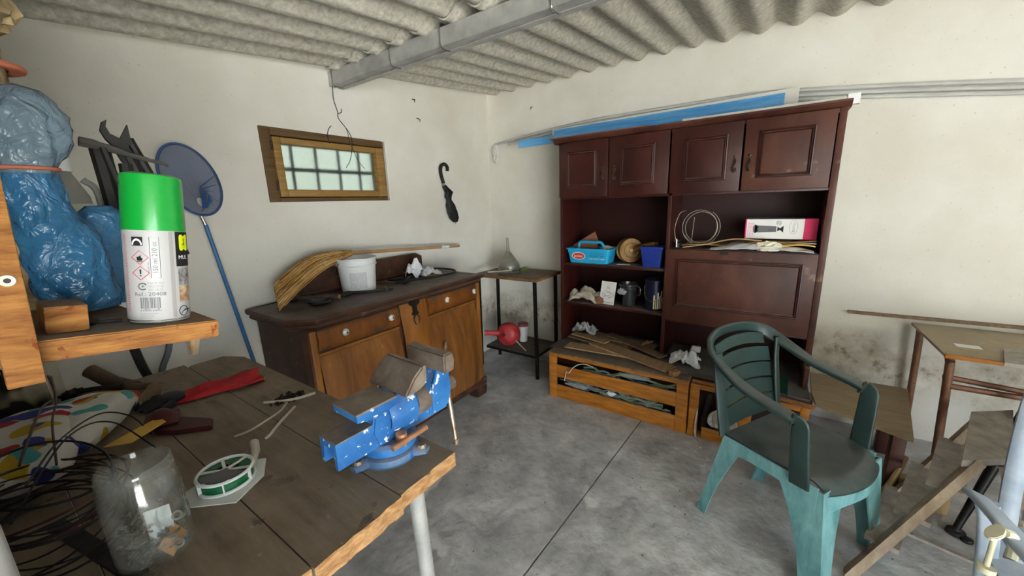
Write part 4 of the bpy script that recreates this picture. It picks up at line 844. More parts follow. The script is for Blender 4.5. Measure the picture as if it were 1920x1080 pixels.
for i in range(90):
    a = i/90*2*PI*2.6+2.2; r = .115+.012*math.sin(a*.37); pts.append((2.80+.02*math.sin(a*.5), cy+r*math.cos(a)*.9, max(zr+.004, cz+r*.95*math.sin(a))))
m.tube(pts, .0014, 4); m.tube(bez([(2.82, .545, zr+.005), (2.80, .56, zr+.12), (2.80, .535, zr+.22), (2.81, .50, zr+.245)], 20), .0014, 5)
m.tube(bez([(2.80, .44, zr+.2), (2.80, .445, zr+.12), (2.80, .45, zr+.005)], 12), .0014, 5)
tag(m.build('wire_coil', 'cable_white'), 'loose coil of thin pale wire in the right compartment', 'wire')
t = thing('small_clock', 'tiny dark metal gadget with shiny pin at the wire coil', 'gadget', (2.75, .53, zr))
m = MB(); m.cyl((2.76, .53, zr), (2.76, .53, zr+.03), .022, n=14); m.build('base', 'tool_black', t)
m = MB(); m.cyl((2.735, .53, zr+.006), (2.735, .53, zr+.06), .004, n=8); m.cyl((2.74, .55, zr+.045), (2.74, .51, zr+.047), .003, n=6); m.build('pin', 'bright_steel', t)
m = MB(); m.tube(bez([(2.73, .49, zr+.006), (2.72, .36, zr+.03), (2.72, .20, zr+.068), (2.73, .05, zr+.062)], 20), .004, 6); tag(m.build('cane_strip', 'cardboard'), 'thin bent cane strip lying across the compartment ledge', 'cane')

# ---------------------------------------------------------------- green plastic armchair
CH = Matrix.Translation((1.851, -.195, 0)) @ Matrix.Rotation(math.radians(-120+90), 4, 'Z')   # local -y is forward
ch = thing('armchair', 'dark green plastic garden armchair with slatted back', 'chair', M=CH)
# local frame: x to the far side, y backwards
def strip(mb, pts, wa, wb, tk, side=(0, 0, 1)):      # flat band along a path, width wa horizontally
    P = [V(p) for p in pts]; rings = []
    for i, p in enumerate(P):
        t_ = (P[min(i+1, len(P)-1)]-P[max(i-1, 0)]).normalized(); s_ = V(side(i/(len(P)-1))) if callable(side) else V(side)
        s_ = (s_-t_*s_.dot(t_)).normalized(); n_ = t_.cross(s_); w_ = wa+(wb-wa)*i/(len(P)-1); q = []
        for x, y in rounded(w_, tk, min(tk, w_)*.45, 3): q.append(p+s_*x+n_*y)
        rings.append(q)
    mb.loft(rings)
SZ = .455
def seatf(u, v):
    x = (2*u-1)*(.205+.008*v); y = .215-.385*v-.045*v*(1-(2*u-1)**2)
    z = SZ-.012*math.sin(PI*u)*math.sin(PI*v)-.006*(1-v)
    if v > .86: z -= .035*((v-.86)/.14)**2
    return V(x*(1-.14*max(0, v-.75)/.25*abs(2*u-1)**3), y, z)
m = MB(); m.grid(seatf, 20, 24, .008); m.build('seat', 'chair_green', ch, local=True)
m = MB()      # skirt under the seat
for s_ in (-1, 1): m.grid(lambda u, v: V(s_*(.206+.004*u+.003*v), .21-.37*u, SZ-.004-(.055+.05*(2*u-1)**4)*v), 12, 3, .005)
m.grid(lambda u, v: V(.38*(u-.5), -.175-.042*(1-(2*u-1)**2), SZ-.036-.045*v-.04*(2*u-1)**4*v), 12, 3, .005); m.grid(lambda u, v: V(.40*(u-.5), .216, SZ-.008-.06*v), 8, 2, .005); m.build('apron', 'chair_green_lit', ch, local=True)
def leg(x0, y0, x1, y1, w0, w1):
    m = MB(); sx = 1 if x0 > 0 else -1; sy = 1 if y0 > 0 else -1; N = 10; rings = []
    for i in range(N+1):
        q = i/N; x = x0+(x1-x0)*q; y = y0+(y1-y0)*q; z = (SZ-.016)*(1-q); wx = w0*(1-q)**2.2+w1; wy = wx*1.05; tk = .006
        rings.append([V(x, y-sy*wy, z), V(x, y, z), V(x-sx*wx, y, z), V(x-sx*wx, y-sy*tk, z), V(x-sx*tk, y-sy*tk, z), V(x-sx*tk, y-sy*wy, z)])
    m.loft(rings); return m.build('leg', 'chair_green_lit', ch, smooth=False, local=True)
leg(-.213, -.178, -.226, -.225, .09, .072); leg(.213, -.178, .226, -.225, .09, .072); leg(-.21, .215, -.232, .30, .055, .04); leg(.21, .215, .232, .30, .055, .04)
# back rim flowing into the arms
rim = [(-.250, -.075, .690), (-.252, -.03, .702), (-.253, .05, .715), (-.250, .13, .735), (-.244, .205, .770), (-.230, .278, .808), (-.195, .328, .842), (-.13, .360, .862), (-.05, .374, .870), (.05, .374, .870), (.13, .360, .862), (.195, .328, .842), (.230, .278, .808), (.244, .205, .770), (.250, .13, .735), (.253, .05, .715), (.252, -.03, .702), (.250, -.075, .690)]
m = MB(); rp = bez(rim, 102); rings = []
for i, p in enumerate(rp):
    t_ = (rp[min(i+1, len(rp)-1)]-rp[max(i-1, 0)]).normalized(); q = i/(len(rp)-1); k = abs(2*q-1)    # 1 at arm tips, 0 at top
    side = V(1 if p.x > 0 else -1, 0, 0)*min(1, k*1.6) + V(0, -.3, 1)*(1-min(1, k*1.6)) if k > .02 else V(0, -.3, 1)
    side = (side-t_*side.dot(t_)).normalized(); n_ = t_.cross(side); wd = .055+.008*k; q2 = []
    for x, y in rounded(wd, .022, .009, 3): q2.append(p+side*x+n_*y)
    rings.append(q2)
m.loft(rings); m.build('back_rim', 'chair_green', ch, local=True)
for s_ in (-1, 1):
    m = MB(); pth = bez([(s_*.250, -.06, .694), (s_*.249, -.09, .682), (s_*.244, -.094, .63), (s_*.234, -.096, .55), (s_*.216, -.10, .42)], 24)
    strip(m, pth, .058, .07, .014, lambda q: (0, 1, .2*(1-q))); m.build('arm_post', 'chair_green', ch, local=True)
    m = MB(); pth = bez([(s_*.218, .272, .82), (s_*.21, .262, .72), (s_*.204, .24, .58), (s_*.20, .216, SZ-.01)], 20); strip(m, pth, .045, .055, .012, (s_*1, .25, 0)); m.build('back_stile', 'chair_green', ch, local=True)
def backp(x, z):
    q = (z-SZ)/.48; return V(x, .22+.125*q+.018*(1-(x/.22)**2), z)
for k in range(5):
    zt = (.832, .762, .688, .612, .538)[k]; zb = zt-(.066 if k else .05)
    if k == 4: zb = SZ+.012
    m = MB(); m.grid(lambda u, v: backp((2*u-1)*(.197-.03*max(0, (zt-.78))/.07), zt+(zb-zt)*v+.018*(1-(2*u-1)**2)*(1 if k < 4 else 1-v)), 16, 4, .007); m.build('back_slat', 'chair_green', ch, local=True)
m = MB(); random.seed(8)
for k in range(6):
    u, v = random.uniform(.15, .6), random.uniform(.15, .6); p = seatf(u, v); a = random.uniform(0, 3); m.bar(p+V(0, 0, .002), p+V(.03*math.cos(a), .03*math.sin(a), .004), .006, .0015)
m.build('paint_flakes', 'white_card', ch, local=True, smooth=False)

# ---------------------------------------------------------------- school desk by the right wall
t = thing('school_desk', 'old school desk with brown tube frame against the right wall', 'desk', (2.8, -1.05, 0))
m = MB(); m.box(2.515, 3.06, -1.40, -.722, .728, .742, bev=.002); tp = m.build('desk_top', 'desk_top', t)
m = MB(); m.box(2.50, 2.515, -1.40, -.722, .724, .743, bev=.003); m.build('edge_strip', 'desk_edge', t)
for y in (-.755, -1.37):
    for x, dx in ((2.55, -.02), (3.02, .03)):
        m = MB(); m.tube(bez([(x+.01*(1 if dx < 0 else -1)*3, y, .722), (x, y, .70), (x+dx*.15, y-.005, .62), (x+dx, y-.03, 0)], 18), .0165, 10); m.build('leg', 'desk_tube', t)
    m = MB(); m.cyl((2.56, y, .715), (3.01, y, .715), .013, n=8); m.build('crossbar', 'desk_tube', t)
m = MB(); m.cyl((2.60, -.76, .60), (2.60, -1.37, .56), .014, n=8); m.build('crossbar', 'desk_tube', t)
m = MB(); m.cyl((2.545, -.76, .575), (2.545, -1.37, .575), .0145, n=8); m.build('crossbar', 'desk_tube', t)
m = MB(); m.bar((3.085, -.44, .762), (3.085, -1.5, .772), .03, .016); tag(m.build('long_lath', 'laminate_brown', smooth=False), 'long thin brown lath lying on the desk against the wall', 'lath')
m = MB(); m.prism([(0, 0), (.085, 0), (.078, .034), (.008, .034)], .05, frame((2.66, -.80, .7435), (1, 0, 0), (0, -1, 0))); tag(m.build('white_plastic_clip', 'white_plastic', smooth=False), 'small white plastic clip lying on the school desk top', 'clip')
m = MB(); m.prism([(2.44, -.88), (2.66, -.945), (2.72, -1.4), (2.40, -1.4)], .016, TR(0, 0, .745)); tag(m.build('grey_board', 'grey_wood', smooth=False), 'weathered grey board lying on the school desk', 'board')

# ---------------------------------------------------------------- wooden step ladder
t = thing('step_ladder', 'small weathered wooden step ladder with grey treads', 'ladder', (2.0, -.6, 0))
Nf, Ff = V(1.745, -.378, 0), V(2.19, -.52, 0); rise = V(.235, -.335, .50); td = (Ff-Nf).normalized(); up = rise.normalized(); nrm = td.cross(up)
m = MB(); m.bar(Nf, Nf+rise*1.0, .028, .078, up=td); 
m.build('side_rail', 'brown_wood', t, smooth=False)
m = MB(); m.bar(Ff, Ff+rise*1.0, .028, .078, up=td); m.build('side_rail', 'brown_wood', t, smooth=False)
for q in (.27, .51, .76):
    a = Nf+rise*q+td*.014; b = Ff+rise*q-td*.014; m = MB(); m.bar(a, b, .10, .02, up=(0, 0, 1)); m.build('tread', 'grey_wood', t, smooth=False)
m = MB(); c0 = Nf+rise*1.0; c1 = Ff+rise*1.0; f_ = V(rise.x, rise.y, 0).normalized()
m.prism([((c0-td*.02).x-f_.x*.06, (c0-td*.02).y-f_.y*.06), ((c1+td*.02).x-f_.x*.06, (c1+td*.02).y-f_.y*.06), ((c1+td*.02).x+f_.x*.13, (c1+td*.02).y+f_.y*.13), ((c0-td*.02).x+f_.x*.13, (c0-td*.02).y+f_.y*.13)], .026, TR(0, 0, .495)); m.build('top_step', 'grey_wood', t, smooth=False)
for c in (c0, c1):
    m = MB(); b = c+f_*.10; m.bar((b.x, b.y, .495), (b.x+f_.x*.22, b.y+f_.y*.22, 0), .026, .05, up=td); m.build('rear_leg', 'brown_wood', t, smooth=False)
m = MB(); m.bar((2.14, -.60, .006), (2.075, -.84, .006), .02, .012); tag(m.build('floor_seam_ridge', 'grey_wood', smooth=False), 'thin grey strip marking the floor seam under the step ladder', 'strip')  # stick modelled in place of a raised floor seam

# black stand leg
t = thing('black_stand', 'black metal stand with round foot behind the step ladder', 'stand', (2.3, -.9, 0))
m = MB(); m.tube([(2.246, -.80, .03), (2.36, -.905, .36), (2.43, -.97, .56), (2.46, -1.0, .68)], [.013, .02, .022, .022], 10); m.build('strut', 'black_metal', t)
m = MB(); m.lathe([(0, 0), (.03, 0), (.033, .006), (.03, .018), (.016, .024), (.014, .034), (0, .034)], TR(2.246, -.80, 0), 16); m.build('foot', 'black_rubber', t)
m = MB(); m.lathe([(0, 0), (.02, 0), (.022, .006), (.02, .014), (0, .02)], TR(2.215, -.825, 0), 12); m.build('foot', 'black_rubber', t)
m = MB(); m.bar((2.46, -1.0, .66), (2.60, -1.30, .66), .06, .02); m.build('bracket', 'black_metal', t)
m = MB(); m.tube([(2.56, -1.25, .66), (2.50, -1.34, .3), (2.46, -1.40, 0.01)], .018, 10); m.build('strut', 'black_metal', t)

# clutter under the plywood board
t = thing('old_shoe', 'old black shoe with pale lining on the floor under the plywood board', 'shoe', (2.38, -.53, 0))
m = MB(); m.loft([[V(2.36+.14*q+.012*math.cos(a), -.50-.10*q+.04*(.75+.5*math.sin(q*2.6))*math.cos(a), max(0, .035+.05*(1-q*.5)*math.sin(a))) for a in [2*PI*j/14 for j in range(14)]] for q in (0, .15, .4, .7, .9, 1)]); m.build('upper', 'black_rubber', t)
m = MB(); m.tube([(2.39+.03*math.cos(a), -.52+.03*math.sin(a), .088) for a in [2*PI*j/14 for j in range(14)]], .008, 6, closed=True); m.build('lining', 'paper_cream', t)
m = MB(); m.blob((2.46, -.42, .06), (.08, .09, .058), 4, .5, 2.2, 31, flat=-.058); tag(m.build('black_bag', 'black_rubber'), 'crumpled black bag under the plywood board behind the chair', 'bag')
m = MB(); m.blob((2.43, -.50, .14), (.03, .05, .02), 3, .5, 2.4, 17); tag(m.build('foil_scrap', 'white_bag'), 'crumpled white foil scrap on the black bag', 'scrap')
m = MB(); m.tube(bez([(2.30, -.515, .01), (2.27, -.56, .10), (2.30, -.60, .20), (2.36, -.63, .25)], 16), .012, 8); tag(m.build('cane_hoop', 'cardboard'), 'bent yellowish cane standing against the plywood support post', 'cane')
m = MB(); m.box(-.08, .08, -.06, .06, 0, .09, TR(2.42, -.72, 0) @ RZ(.4), bev=.003); tag(m.build('cardboard_box', 'cardboard'), 'small brown cardboard box on the floor beside the shoe', 'box')

# ---------------------------------------------------------------- pale plastic chair next to the ladder
pc = thing('pale_chair', 'pale blue-grey plastic chair with curved armrest next to the ladder', 'chair', (1.5, -.75, 0))
def PR(u, v, d): # reference points in metres, solved from the room frame
    return None
m = MB(); arm = bez([(1.585, -.575, .595), (1.56, -.582, .60), (1.48, -.60, .595), (1.40, -.615, .585), (1.30, -.64, .575), (1.15, -.68, .56)], 30)
strip(m, arm, .05, .07, .02, (.1, 1, .35)); m.build('armrest', 'chair_white', pc)
m = MB(); strip(m, bez([(1.56, -.60, .59), (1.585, -.625, .5), (1.60, -.65, .3), (1.61, -.68, 0)], 16), .05, .045, .02, (0, 1, 0)); m.build('front_leg', 'chair_white', pc)
m = MB(); m.grid(lambda u, v: V(1.60-.42*u, -.64-.46*v, .40-.01*math.sin(PI*u)), 10, 8, .01); m.build('seat', 'chair_white', pc)
for k in range(5):
    m = MB(); v0 = .13+.152*k; m.grid(lambda u, v: V(1.785+.05*u+.05*math.sin(PI*(v0+.125*v)), -.715-.44*(v0+.125*v), .42+.44*u), 8, 4, .008); m.build('back_slat', 'chair_white', pc)
m = MB(); m.tube(bez([(1.78, -.735, .40), (1.80, -.732, .55), (1.82, -.733, .75), (1.842, -.75, .87), (1.875, -.82, .905), (1.89, -.935, .91), (1.875, -1.05, .905), (1.842, -1.12, .87), (1.82, -1.137, .75), (1.80, -1.138, .55), (1.78, -1.135, .40)], 60), .024, 10, sq=.6); m.build('back_rim', 'chair_white', pc)
m = MB(); m.grid(lambda u, v: V(1.60+.18*u, -.70-.42*v, .40), 4, 4, .01); m.build('seat_rear', 'chair_white', pc)
for x, y in ((1.80, -.73), (1.80, -1.13), (1.22, -1.08), (1.22, -.68)):
    m = MB(); m.bar((x, y, 0), (x-.01, y, .40), .035, .035, bev=.006); m.build('leg', 'chair_white', pc)
t = thing('lever_clamp', 'cream plastic lever clamp gripping the pale chair arm', 'clamp', (1.42, -.575, .60))
M = frame((1.375, -.555, .612), (.1, .35, 1), (.8, -.5, 0))
m = MB(); m.prism([(.03*math.cos(a)*(1.6 if math.cos(a) > 0 else 1), .016*math.sin(a)) for a in [2*PI*j/20 for j in range(20)]], .008, M, bev=.002); m.build('lever', 'cream_plastic', t)
m = MB(); m.cyl((1.365, -.552, .61), (1.355, -.548, .53), .006, n=10); m.build('screw', 'cream_plastic', t)
m = MB(); m.cyl((1.352, -.548, .53), (1.35, -.547, .515), .018, n=14); m.build('pad', 'cream_plastic', t)
m = MB(); m.tube(bez([(1.40, -.58, .612), (1.415, -.60, .60), (1.41, -.605, .57), (1.395, -.60, .545)], 14), .011, 8); m.build('jaw', 'cream_plastic', t)

# ---------------------------------------------------------------- workbench
BZ = .83
wbn = thing('workbench', 'old dusty plank workbench on galvanised tube legs', 'workbench', (.2, 1.35, 0)); random.seed(21)
def plank(x0, x1, y0, y1, th, cutr=0):
    n = max(4, int((x1-x0)/.02)); front = [(x0+(x1-x0)*i/n, y0+random.uniform(-.002, .003)) for i in range(n+1)]
    poly = front + ([(x1, y1-cutr), (x1-cutr*.5, y1)] if cutr else [(x1, y1)]) + [(x0+.012, y1), (x0, y1-.012)]
    m = MB(); m.prism(poly, th, TR(0, 0, BZ-th)); m.bm.normal_update()
    bmesh.ops.recalc_face_normals(m.bm, faces=m.bm.faces)
    for f in m.bm.faces:
        if f.normal.y < -.6: f.material_index = 1
    return m.build('plank', ['bench_wood', 'fresh_wood'], wbn, smooth=False)
plank(.477, .664, .672, 2.12, .042, .10); plank(.262, .474, .664, 2.155, .046); plank(.035, .259, .668, 2.0, .045); plank(-.20, .032, .668, 1.97, .045)
m = MB(); m.bar((.56, .70, .74), (.62, .668, .775), .02, .02); m.bm.free()
for (x, y), (dx, dy) in (((.553, .715), (.02, -.01)), ((.57, 2.0), (.03, .02)), ((-.12, .74), (-.02, 0)), ((-.12, 1.88), (-.02, .02))):
    m = MB(); m.cyl((x, y, BZ-.04), (x+dx, y+dy, 0), .021, n=16); lg = m.build('leg', 'galvanised', wbn)
m = MB(); m.box(.50, .53, .74, 1.98, .70, .785); m.box(-.15, -.12, .74, 1.92, .70, .785); m.box(-.12, .5, 1.0, 1.03, .72, .785); m.box(-.12, .5, 1.80, 1.83, .72, .785); m.build('under_frame', 'bench_wood', wbn, smooth=False)

# bench vice, built along local x (jaws at +x)
VM = TR(.572, .832, BZ) @ RZ(math.radians(-2)) @ Matrix.Scale(1.22, 4)
vc = thing('bench_vice', 'chipped blue bench vice with rusty steel jaws on the bench corner', 'vice', M=VM)
def vb(name, mt, par=vc): 
    o = MBcur[0].build(name, mt, par, local=True, ang=35); MBcur[0] = MB(); return o
MBcur = [MB()]
def q(): return MBcur[0]
q().lathe([(0, 0), (.066, 0), (.069, .006), (.066, .018), (.056, .022), (0, .022)], n=36); vb('base_plate', 'vice_base')
for a in (-62, 58, 180):
    c, s = math.cos(math.radians(a)), math.sin(math.radians(a)); q().tube([(c*.045, s*.045, .010), (c*.075, s*.075, .010), (c*.092, s*.092, .009)], [.022, .019, .012], 14, sq=.55); lg = vb('lug', 'vice_base')
    q().lathe([(0, .024), (.008, .024), (.010, .020), (.010, .016)], TR(c*.078, s*.078, 0), 8); vb('bolt', 'vice_steel')
q().lathe([(.058, .022), (.062, .026), (.062, .044), (.054, .050), (0, .050)], n=36); vb('swivel', 'vice_blue')
# fixed body: side profile extruded across y
body = [(-.045, .048), (.03, .048), (.055, .078), (.060, .12), (.060, .172), (.045, .184), (.028, .172), (.004, .142), (-.03, .136), (-.05, .12), (-.058, .085)]
q().prism([(x, z) for x, z in body], .070, frame((0, .035, 0), (0, -1, 0), (1, 0, 0)), bev=.004); fx = vb('fixed_body', 'vice_blue')
q().loft([[V(x, y, z) for x, y in ((-.03-a*.062, -.030-.014*a), (.004, -.030-.014*a), (.004, .030+.014*a), (-.03-a*.062, .030+.014*a))] for a, z in ((0, .112), (.55, .124), (1, .134), (1, .148))]); vb('anvil_horn', 'vice_blue')
q().box(-.093, .004, -.0445, .0445, .1475, .1525, bev=.001); vb('anvil_face', 'vice_steel')
q().prism([(.006, .150), (.036, .186), (.062, .204), (.066, .196), (.066, .158), (.045, .150)], .138, frame((0, .069, 0), (0, -1, 0), (1, 0, 0)), bev=.004); vb('fixed_jaw', 'vice_steel')
q().box(.064, .072, -.066, .066, .165, .203, bev=.002); vb('jaw_plate', 'vice_steel')
q().lathe([(.046, -.016), (.052, 0), (.054, .05), (.046, .06), (.036, .066)], frame((.0, 0, .102), (1, 0, 0)), 28); vb('guide_housing', 'vice_blue')
# moving slide and jaw
sl = [(-.030, 0), (-.030, .056), (.030, .056), (.030, 0), (.021, 0), (.017, .042), (-.017, .042), (-.021, 0)]
q().prism(sl, .29, frame((-.135, 0, .048), (1, 0, 0), (0, 1, 0))); vb('slide', 'vice_blue')
q().box(-.134, -.03, -.0305, .0305, .1035, .1058); vb('slide_wear', 'vice_steel')
q().prism([(.098, .050), (.16, .055), (.172, .09), (.168, .16), (.150, .186), (.128, .186), (.128, .15), (.105, .12)], .074, frame((0, .037, 0), (0, -1, 0), (1, 0, 0)), bev=.005); vb('moving_body', 'vice_blue')
q().prism([(.124, .158), (.124, .206), (.150, .208), (.160, .186), (.155, .158)], .138, frame((0, .069, 0), (0, -1, 0), (1, 0, 0)), bev=.004); vb('moving_jaw', 'vice_steel')
q().cyl((.05, 0, .088), (.12, 0, .088), .036, n=20); vb('guide_tube', 'vice_steel')
q().cyl((.165, 0, .088), (.205, 0, .088), .019, n=16); vb('screw_head', 'vice_steel')
q().cyl((.190, .012, .165), (.190, -.018, -.075), .0065, n=10); q().lathe([(0, -.010), (.009, -.008), (.009, .006), (0, .008)], TR(.190, -.018, -.075), 10); vb('handle_bar', 'bright_steel')
q().cyl((.0, -.05, .035), (.0, -.05, .066), .0125, n=12); q().cyl((-.035, -.065, .052), (.06, -.062, .052), .0065, n=10); vb('lock_lever', 'copper_rod')

# spool on a plastering trowel
t = thing('plastic_trowel', 'flat pale trowel with short handle lying under the green spool', 'trowel', (.27, 1.08, BZ))
m = MB(); m.prism([(.185, 1.06), (.195, 1.13), (.30, 1.165), (.365, 1.10), (.33, 1.03), (.25, .985)], .003, TR(0, 0, BZ+.001)); m.build('blade', 'spool_white', t, smooth=False)
m = MB(); m.tube([(.325, 1.085, BZ+.012), (.355, 1.135, BZ+.020), (.368, 1.175, BZ+.022)], [.008, .012, .013], 10); m.build('handle', 'cable_white', t)
t = thing('wire_spool', 'white plastic spool of green garden wire lying on the trowel', 'spool', (.268, 1.082, BZ+.005))
def rim(z): 
    m = MB(); m.tube([(.058*math.cos(a), .058*math.sin(a), z) for a in [2*PI*j/40 for j in range(40)]], .0042, 6, closed=True)
    for k in range(6):
        a = k*PI/3+.3; m.bar((.008*math.cos(a), .008*math.sin(a), z), (.056*math.cos(a), .056*math.sin(a), z), .007, .003)
    m.tube([(.009*math.cos(a), .009*math.sin(a), z) for a in [2*PI*j/16 for j in range(16)]], .003, 6, closed=True); m.build('flange', 'spool_white', t, local=True)
rim(.004); rim(.033)
m = MB(); m.lathe([(.030, .007), (.055, .007), (.055, .030), (.030, .030)], n=40); m.build('wire_winding', 'spool_green', t, local=True)
for k in range(6):
    a = k*PI/3+.1; m = MB(); m.bar((.0575*math.cos(a), .0575*math.sin(a), .004), (.0575*math.cos(a), .0575*math.sin(a), .033), .003, .009, up=(math.cos(a), math.sin(a), 0)); m.build('bridge', 'spool_white', t, local=True)
m = MB(); m.prism([(.052*math.cos(a), .052*math.sin(a)) for a in [math.radians(165+130*j/12) for j in range(13)]]+[(0, 0)], .001, TR(0, 0, .0355)); m.build('label_disc', 'ink_grey', t, local=True)

# glass jar with bits
t = thing('glass_jar', 'open clear glass jar holding scraps and screws on the workbench', 'jar', (.107, .968, BZ))
m = MB(); m.lathe([(0, .004), (.045, .003), (.054, .006), (.059, .016), (.060, .03), (.060, .165), (.056, .178), (.053, .184), (.0535, .187), (.056, .189), (.0535, .192), (.0565, .196), (.054, .200), (.0545, .207), (.0515, .209), (.049, .205), (.050, .185), (.0565, .163), (.0565, .028), (.054, .016), (.045, .010), (0, .010)], n=48); m.build('glass', 'jar_glass', t, local=True, ang=60)
random.seed(6); cpos = V(.107, .968, BZ+.012)
m = MB()
for k in range(260):
    a = random.uniform(0, 2*PI); r = .048*math.sqrt(random.random()); z = random.random()**1.6*.085*(1.0 if math.cos(a-2.6) > -.2 else .45); p = cpos+V(r*math.cos(a), r*math.sin(a), z+.004); b = random.uniform(0, PI); e = random.uniform(-.6, .6); d = V(math.cos(b)*math.cos(e), math.sin(b)*math.cos(e), math.sin(e))*random.uniform(.006, .014)
    if V(p.x+d.x-cpos.x, p.y+d.y-cpos.y, 0).length > .052: d = -d
    m.tube([p, p+d], random.uniform(.0012, .0028), 5)
tag(m.build('metal_scraps', 'bolt_metal'), 'grey nails and metal shavings filling the bottom of the glass jar', 'scraps', kind='stuff')
m = MB(); M = frame(cpos+V(.018, -.030, .018), (.3, -.7, .5), (.8, .25, .5)); m.prism([(-.022, -.017), (.024, -.013), (.028, .02), (-.018, .016)], .004, M); tag(m.build('wood_chip', 'wood_chip', smooth=False), 'orange wood chip standing inside the glass jar', 'wood chip')
for k, (p, d) in enumerate(((V(.040, -.012, .055), V(-.4, -.75, .5)), (V(.030, -.038, .012), V(-.5, -.7, .4)))):
    m = MB(); d = d.normalized(); M = frame(cpos+p-d*.012, d); m.lathe([(.0055, 0), (.0095, 0), (.0095, .02), (.0055, .02), (.0055, 0)], M, 16); tag(m.build('pipe_sleeve', 'zinc'), ['grey pipe sleeve above the wood chip inside the jar', 'grey pipe sleeve below the wood chip inside the jar'][k], 'sleeve')
m = MB(); M = frame(cpos+V(.012, -.01, .05), (-.2, -.9, .2), (1, 0, 0)); m.prism([(-.02, -.03), (.018, -.03), (.02, .035), (-.018, .04)], .001, M); tag(m.build('paper_slip', 'film_clear', smooth=False), 'pale plastic slip standing in the middle of the jar', 'slip')

# cables, debris, glove on the bench
m = MB(); m.tube(bez([(.505, 1.44, BZ+.006), (.545, 1.39, BZ+.007), (.585, 1.355, BZ+.01), (.63, 1.325, BZ+.018)], 16), .005, 6); tag(m.build('cable_piece', 'cable_white'), 'short white cable piece lying on dark debris', 'cable')
m = MB(); m.tube(bez([(.55, 1.37, BZ+.005), (.51, 1.33, BZ+.005), (.46, 1.31, BZ+.004), (.40, 1.29, BZ+.004), (.36, 1.295, BZ+.004)], 20), .0035, 6); tag(m.build('cable_piece', 'cable_white'), 'long thin dusty cable curling from the debris across the bench', 'cable')
m = MB(); m.tube(bez([(.55, 1.315, BZ+.005), (.50, 1.275, BZ+.006), (.45, 1.235, BZ+.005), (.425, 1.21, BZ+.005), (.408, 1.20, BZ+.005)], 16), .0045, 6); tag(m.build('cable_piece', 'cable_white'), 'bent dusty cable piece with hooked end near the vice', 'cable')
m = MB(); random.seed(9)
for k in range(60):
    a = random.uniform(0, 6.28); r = random.random()*.06; m.blob((.565+r*math.cos(a), 1.405+r*math.sin(a)*.8, BZ+.003), (random.uniform(.003, .012), random.uniform(.003, .009), random.uniform(.003, .009)), 1, .3, 2, k)
tag(m.build('dirt_pile', 'debris'), 'small pile of dark dirt and crumbs on the workbench', 'dirt', kind='stuff')
t = thing('work_glove', 'red work gauntlet with black gloved fingers lying on the bench', 'glove', (.42, 1.72, BZ))
A, Bp = V(.60, 1.70, BZ), V(.33, 1.75, BZ); ax = (Bp-A); sd_ = V(-ax.y, ax.x, 0).normalized()
m = MB(); rings = []
for i in range(13):
    qv = i/12; c = A+ax*qv; wd = .080*(1-qv)+.040*qv+.006*math.sin(9*qv); h = .012+.003*math.sin(11*qv+1)
    rings.append([c+sd_*math.cos(a)*wd*(1+.10*math.sin(3*a+5*qv)) + V(0, 0, max(.002, h*(1+.9*math.sin(a))*(1+.35*math.sin(4*a+9*qv)))) for a in [2*PI*j/20 for j in range(20)]])
m.loft(rings, cap=False); m.build('cuff', 'red_cloth', t)
m = MB(); m.tube([A+sd_*math.cos(a)*.081+V(0, 0, max(.003, .014*(1+.9*math.sin(a)))) for a in [2*PI*j/20 for j in range(20)]], .003, 5, closed=True); m.build('hem', 'green_leaf', t)
for k in range(4):
    m = MB(); o = sd_*(-.035+.022*k); m.tube([Bp+o*.7+V(0, 0, .016), Bp+ax.normalized()*.05+o*1.2+V(0, 0, .018), Bp+ax.normalized()*(.10-.012*abs(k-1))+o*1.5+V(0, 0, .012)], [.014, .014, .010], 8); m.build('finger', 'black_rubber', t)
m = MB(); m.tube([Bp+sd_*.045+V(0, 0, .014), Bp+sd_*.075+ax.normalized()*.03+V(0, 0, .014)], [.014, .010], 8); m.build('thumb', 'black_rubber', t)
m = MB(); m.blob(Bp+V(0, 0, .02), (.04, .045, .02), 3, .15, 2, 3, flat=-.018); m.build('palm', 'black_rubber', t)

# logs and handles at the far end of the bench
def stick(name, pts, rs, mt, lb, cat, end=None):
    t = thing(name, lb, cat, pts[0]); m = MB(); m.tube(pts, rs, 12); m.build('shaft', mt, t)
    if end: p, d, r = end; m = MB(); m.lathe([(0, .002), (r*.6, .002), (r*.62, 0), (r*.8, .002), (r, 0)], frame(p, d), 16); m.build('end_grain', 'log_end', t)
stick('wood_mallet', [(.19, 2.10, BZ+.10), (.235, 2.02, BZ+.05), (.275, 1.95, BZ+.03)], [.025, .025, .027], 'log_brown', 'rounded wooden mallet handle leaning at the far bench end', 'mallet')
stick('log_piece', [(.15, 2.02, BZ+.028), (.235, 1.85, BZ+.03), (.275, 1.79, BZ+.032)], [.026, .03, .032], 'log_brown', 'short round log with a ringed end lying behind the glove', 'log', ((.275, 1.79, BZ+.032), (.55, -.8, .03), .032))
stick('log_piece', [(.25, 1.955, BZ+.03), (.305, 1.85, BZ+.032)], [.028, .03], 'log_brown', 'round brown log beside the black glove fingers', 'log', ((.305, 1.85, BZ+.032), (.46, -.88, .02), .03))
m = MB(); m.tube([(.12, 2.05, BZ+.05), (.18, 1.99, BZ+.05), (.24, 1.95, BZ+.045)], [.012, .018, .02], 8); m.blob((.13, 2.03, BZ+.05), (.03, .02, .018), 3, .5, 3, 3); tag(m.build('dark_brush', 'debris'), 'dark bristly brush stub lying beside the logs', 'brush')
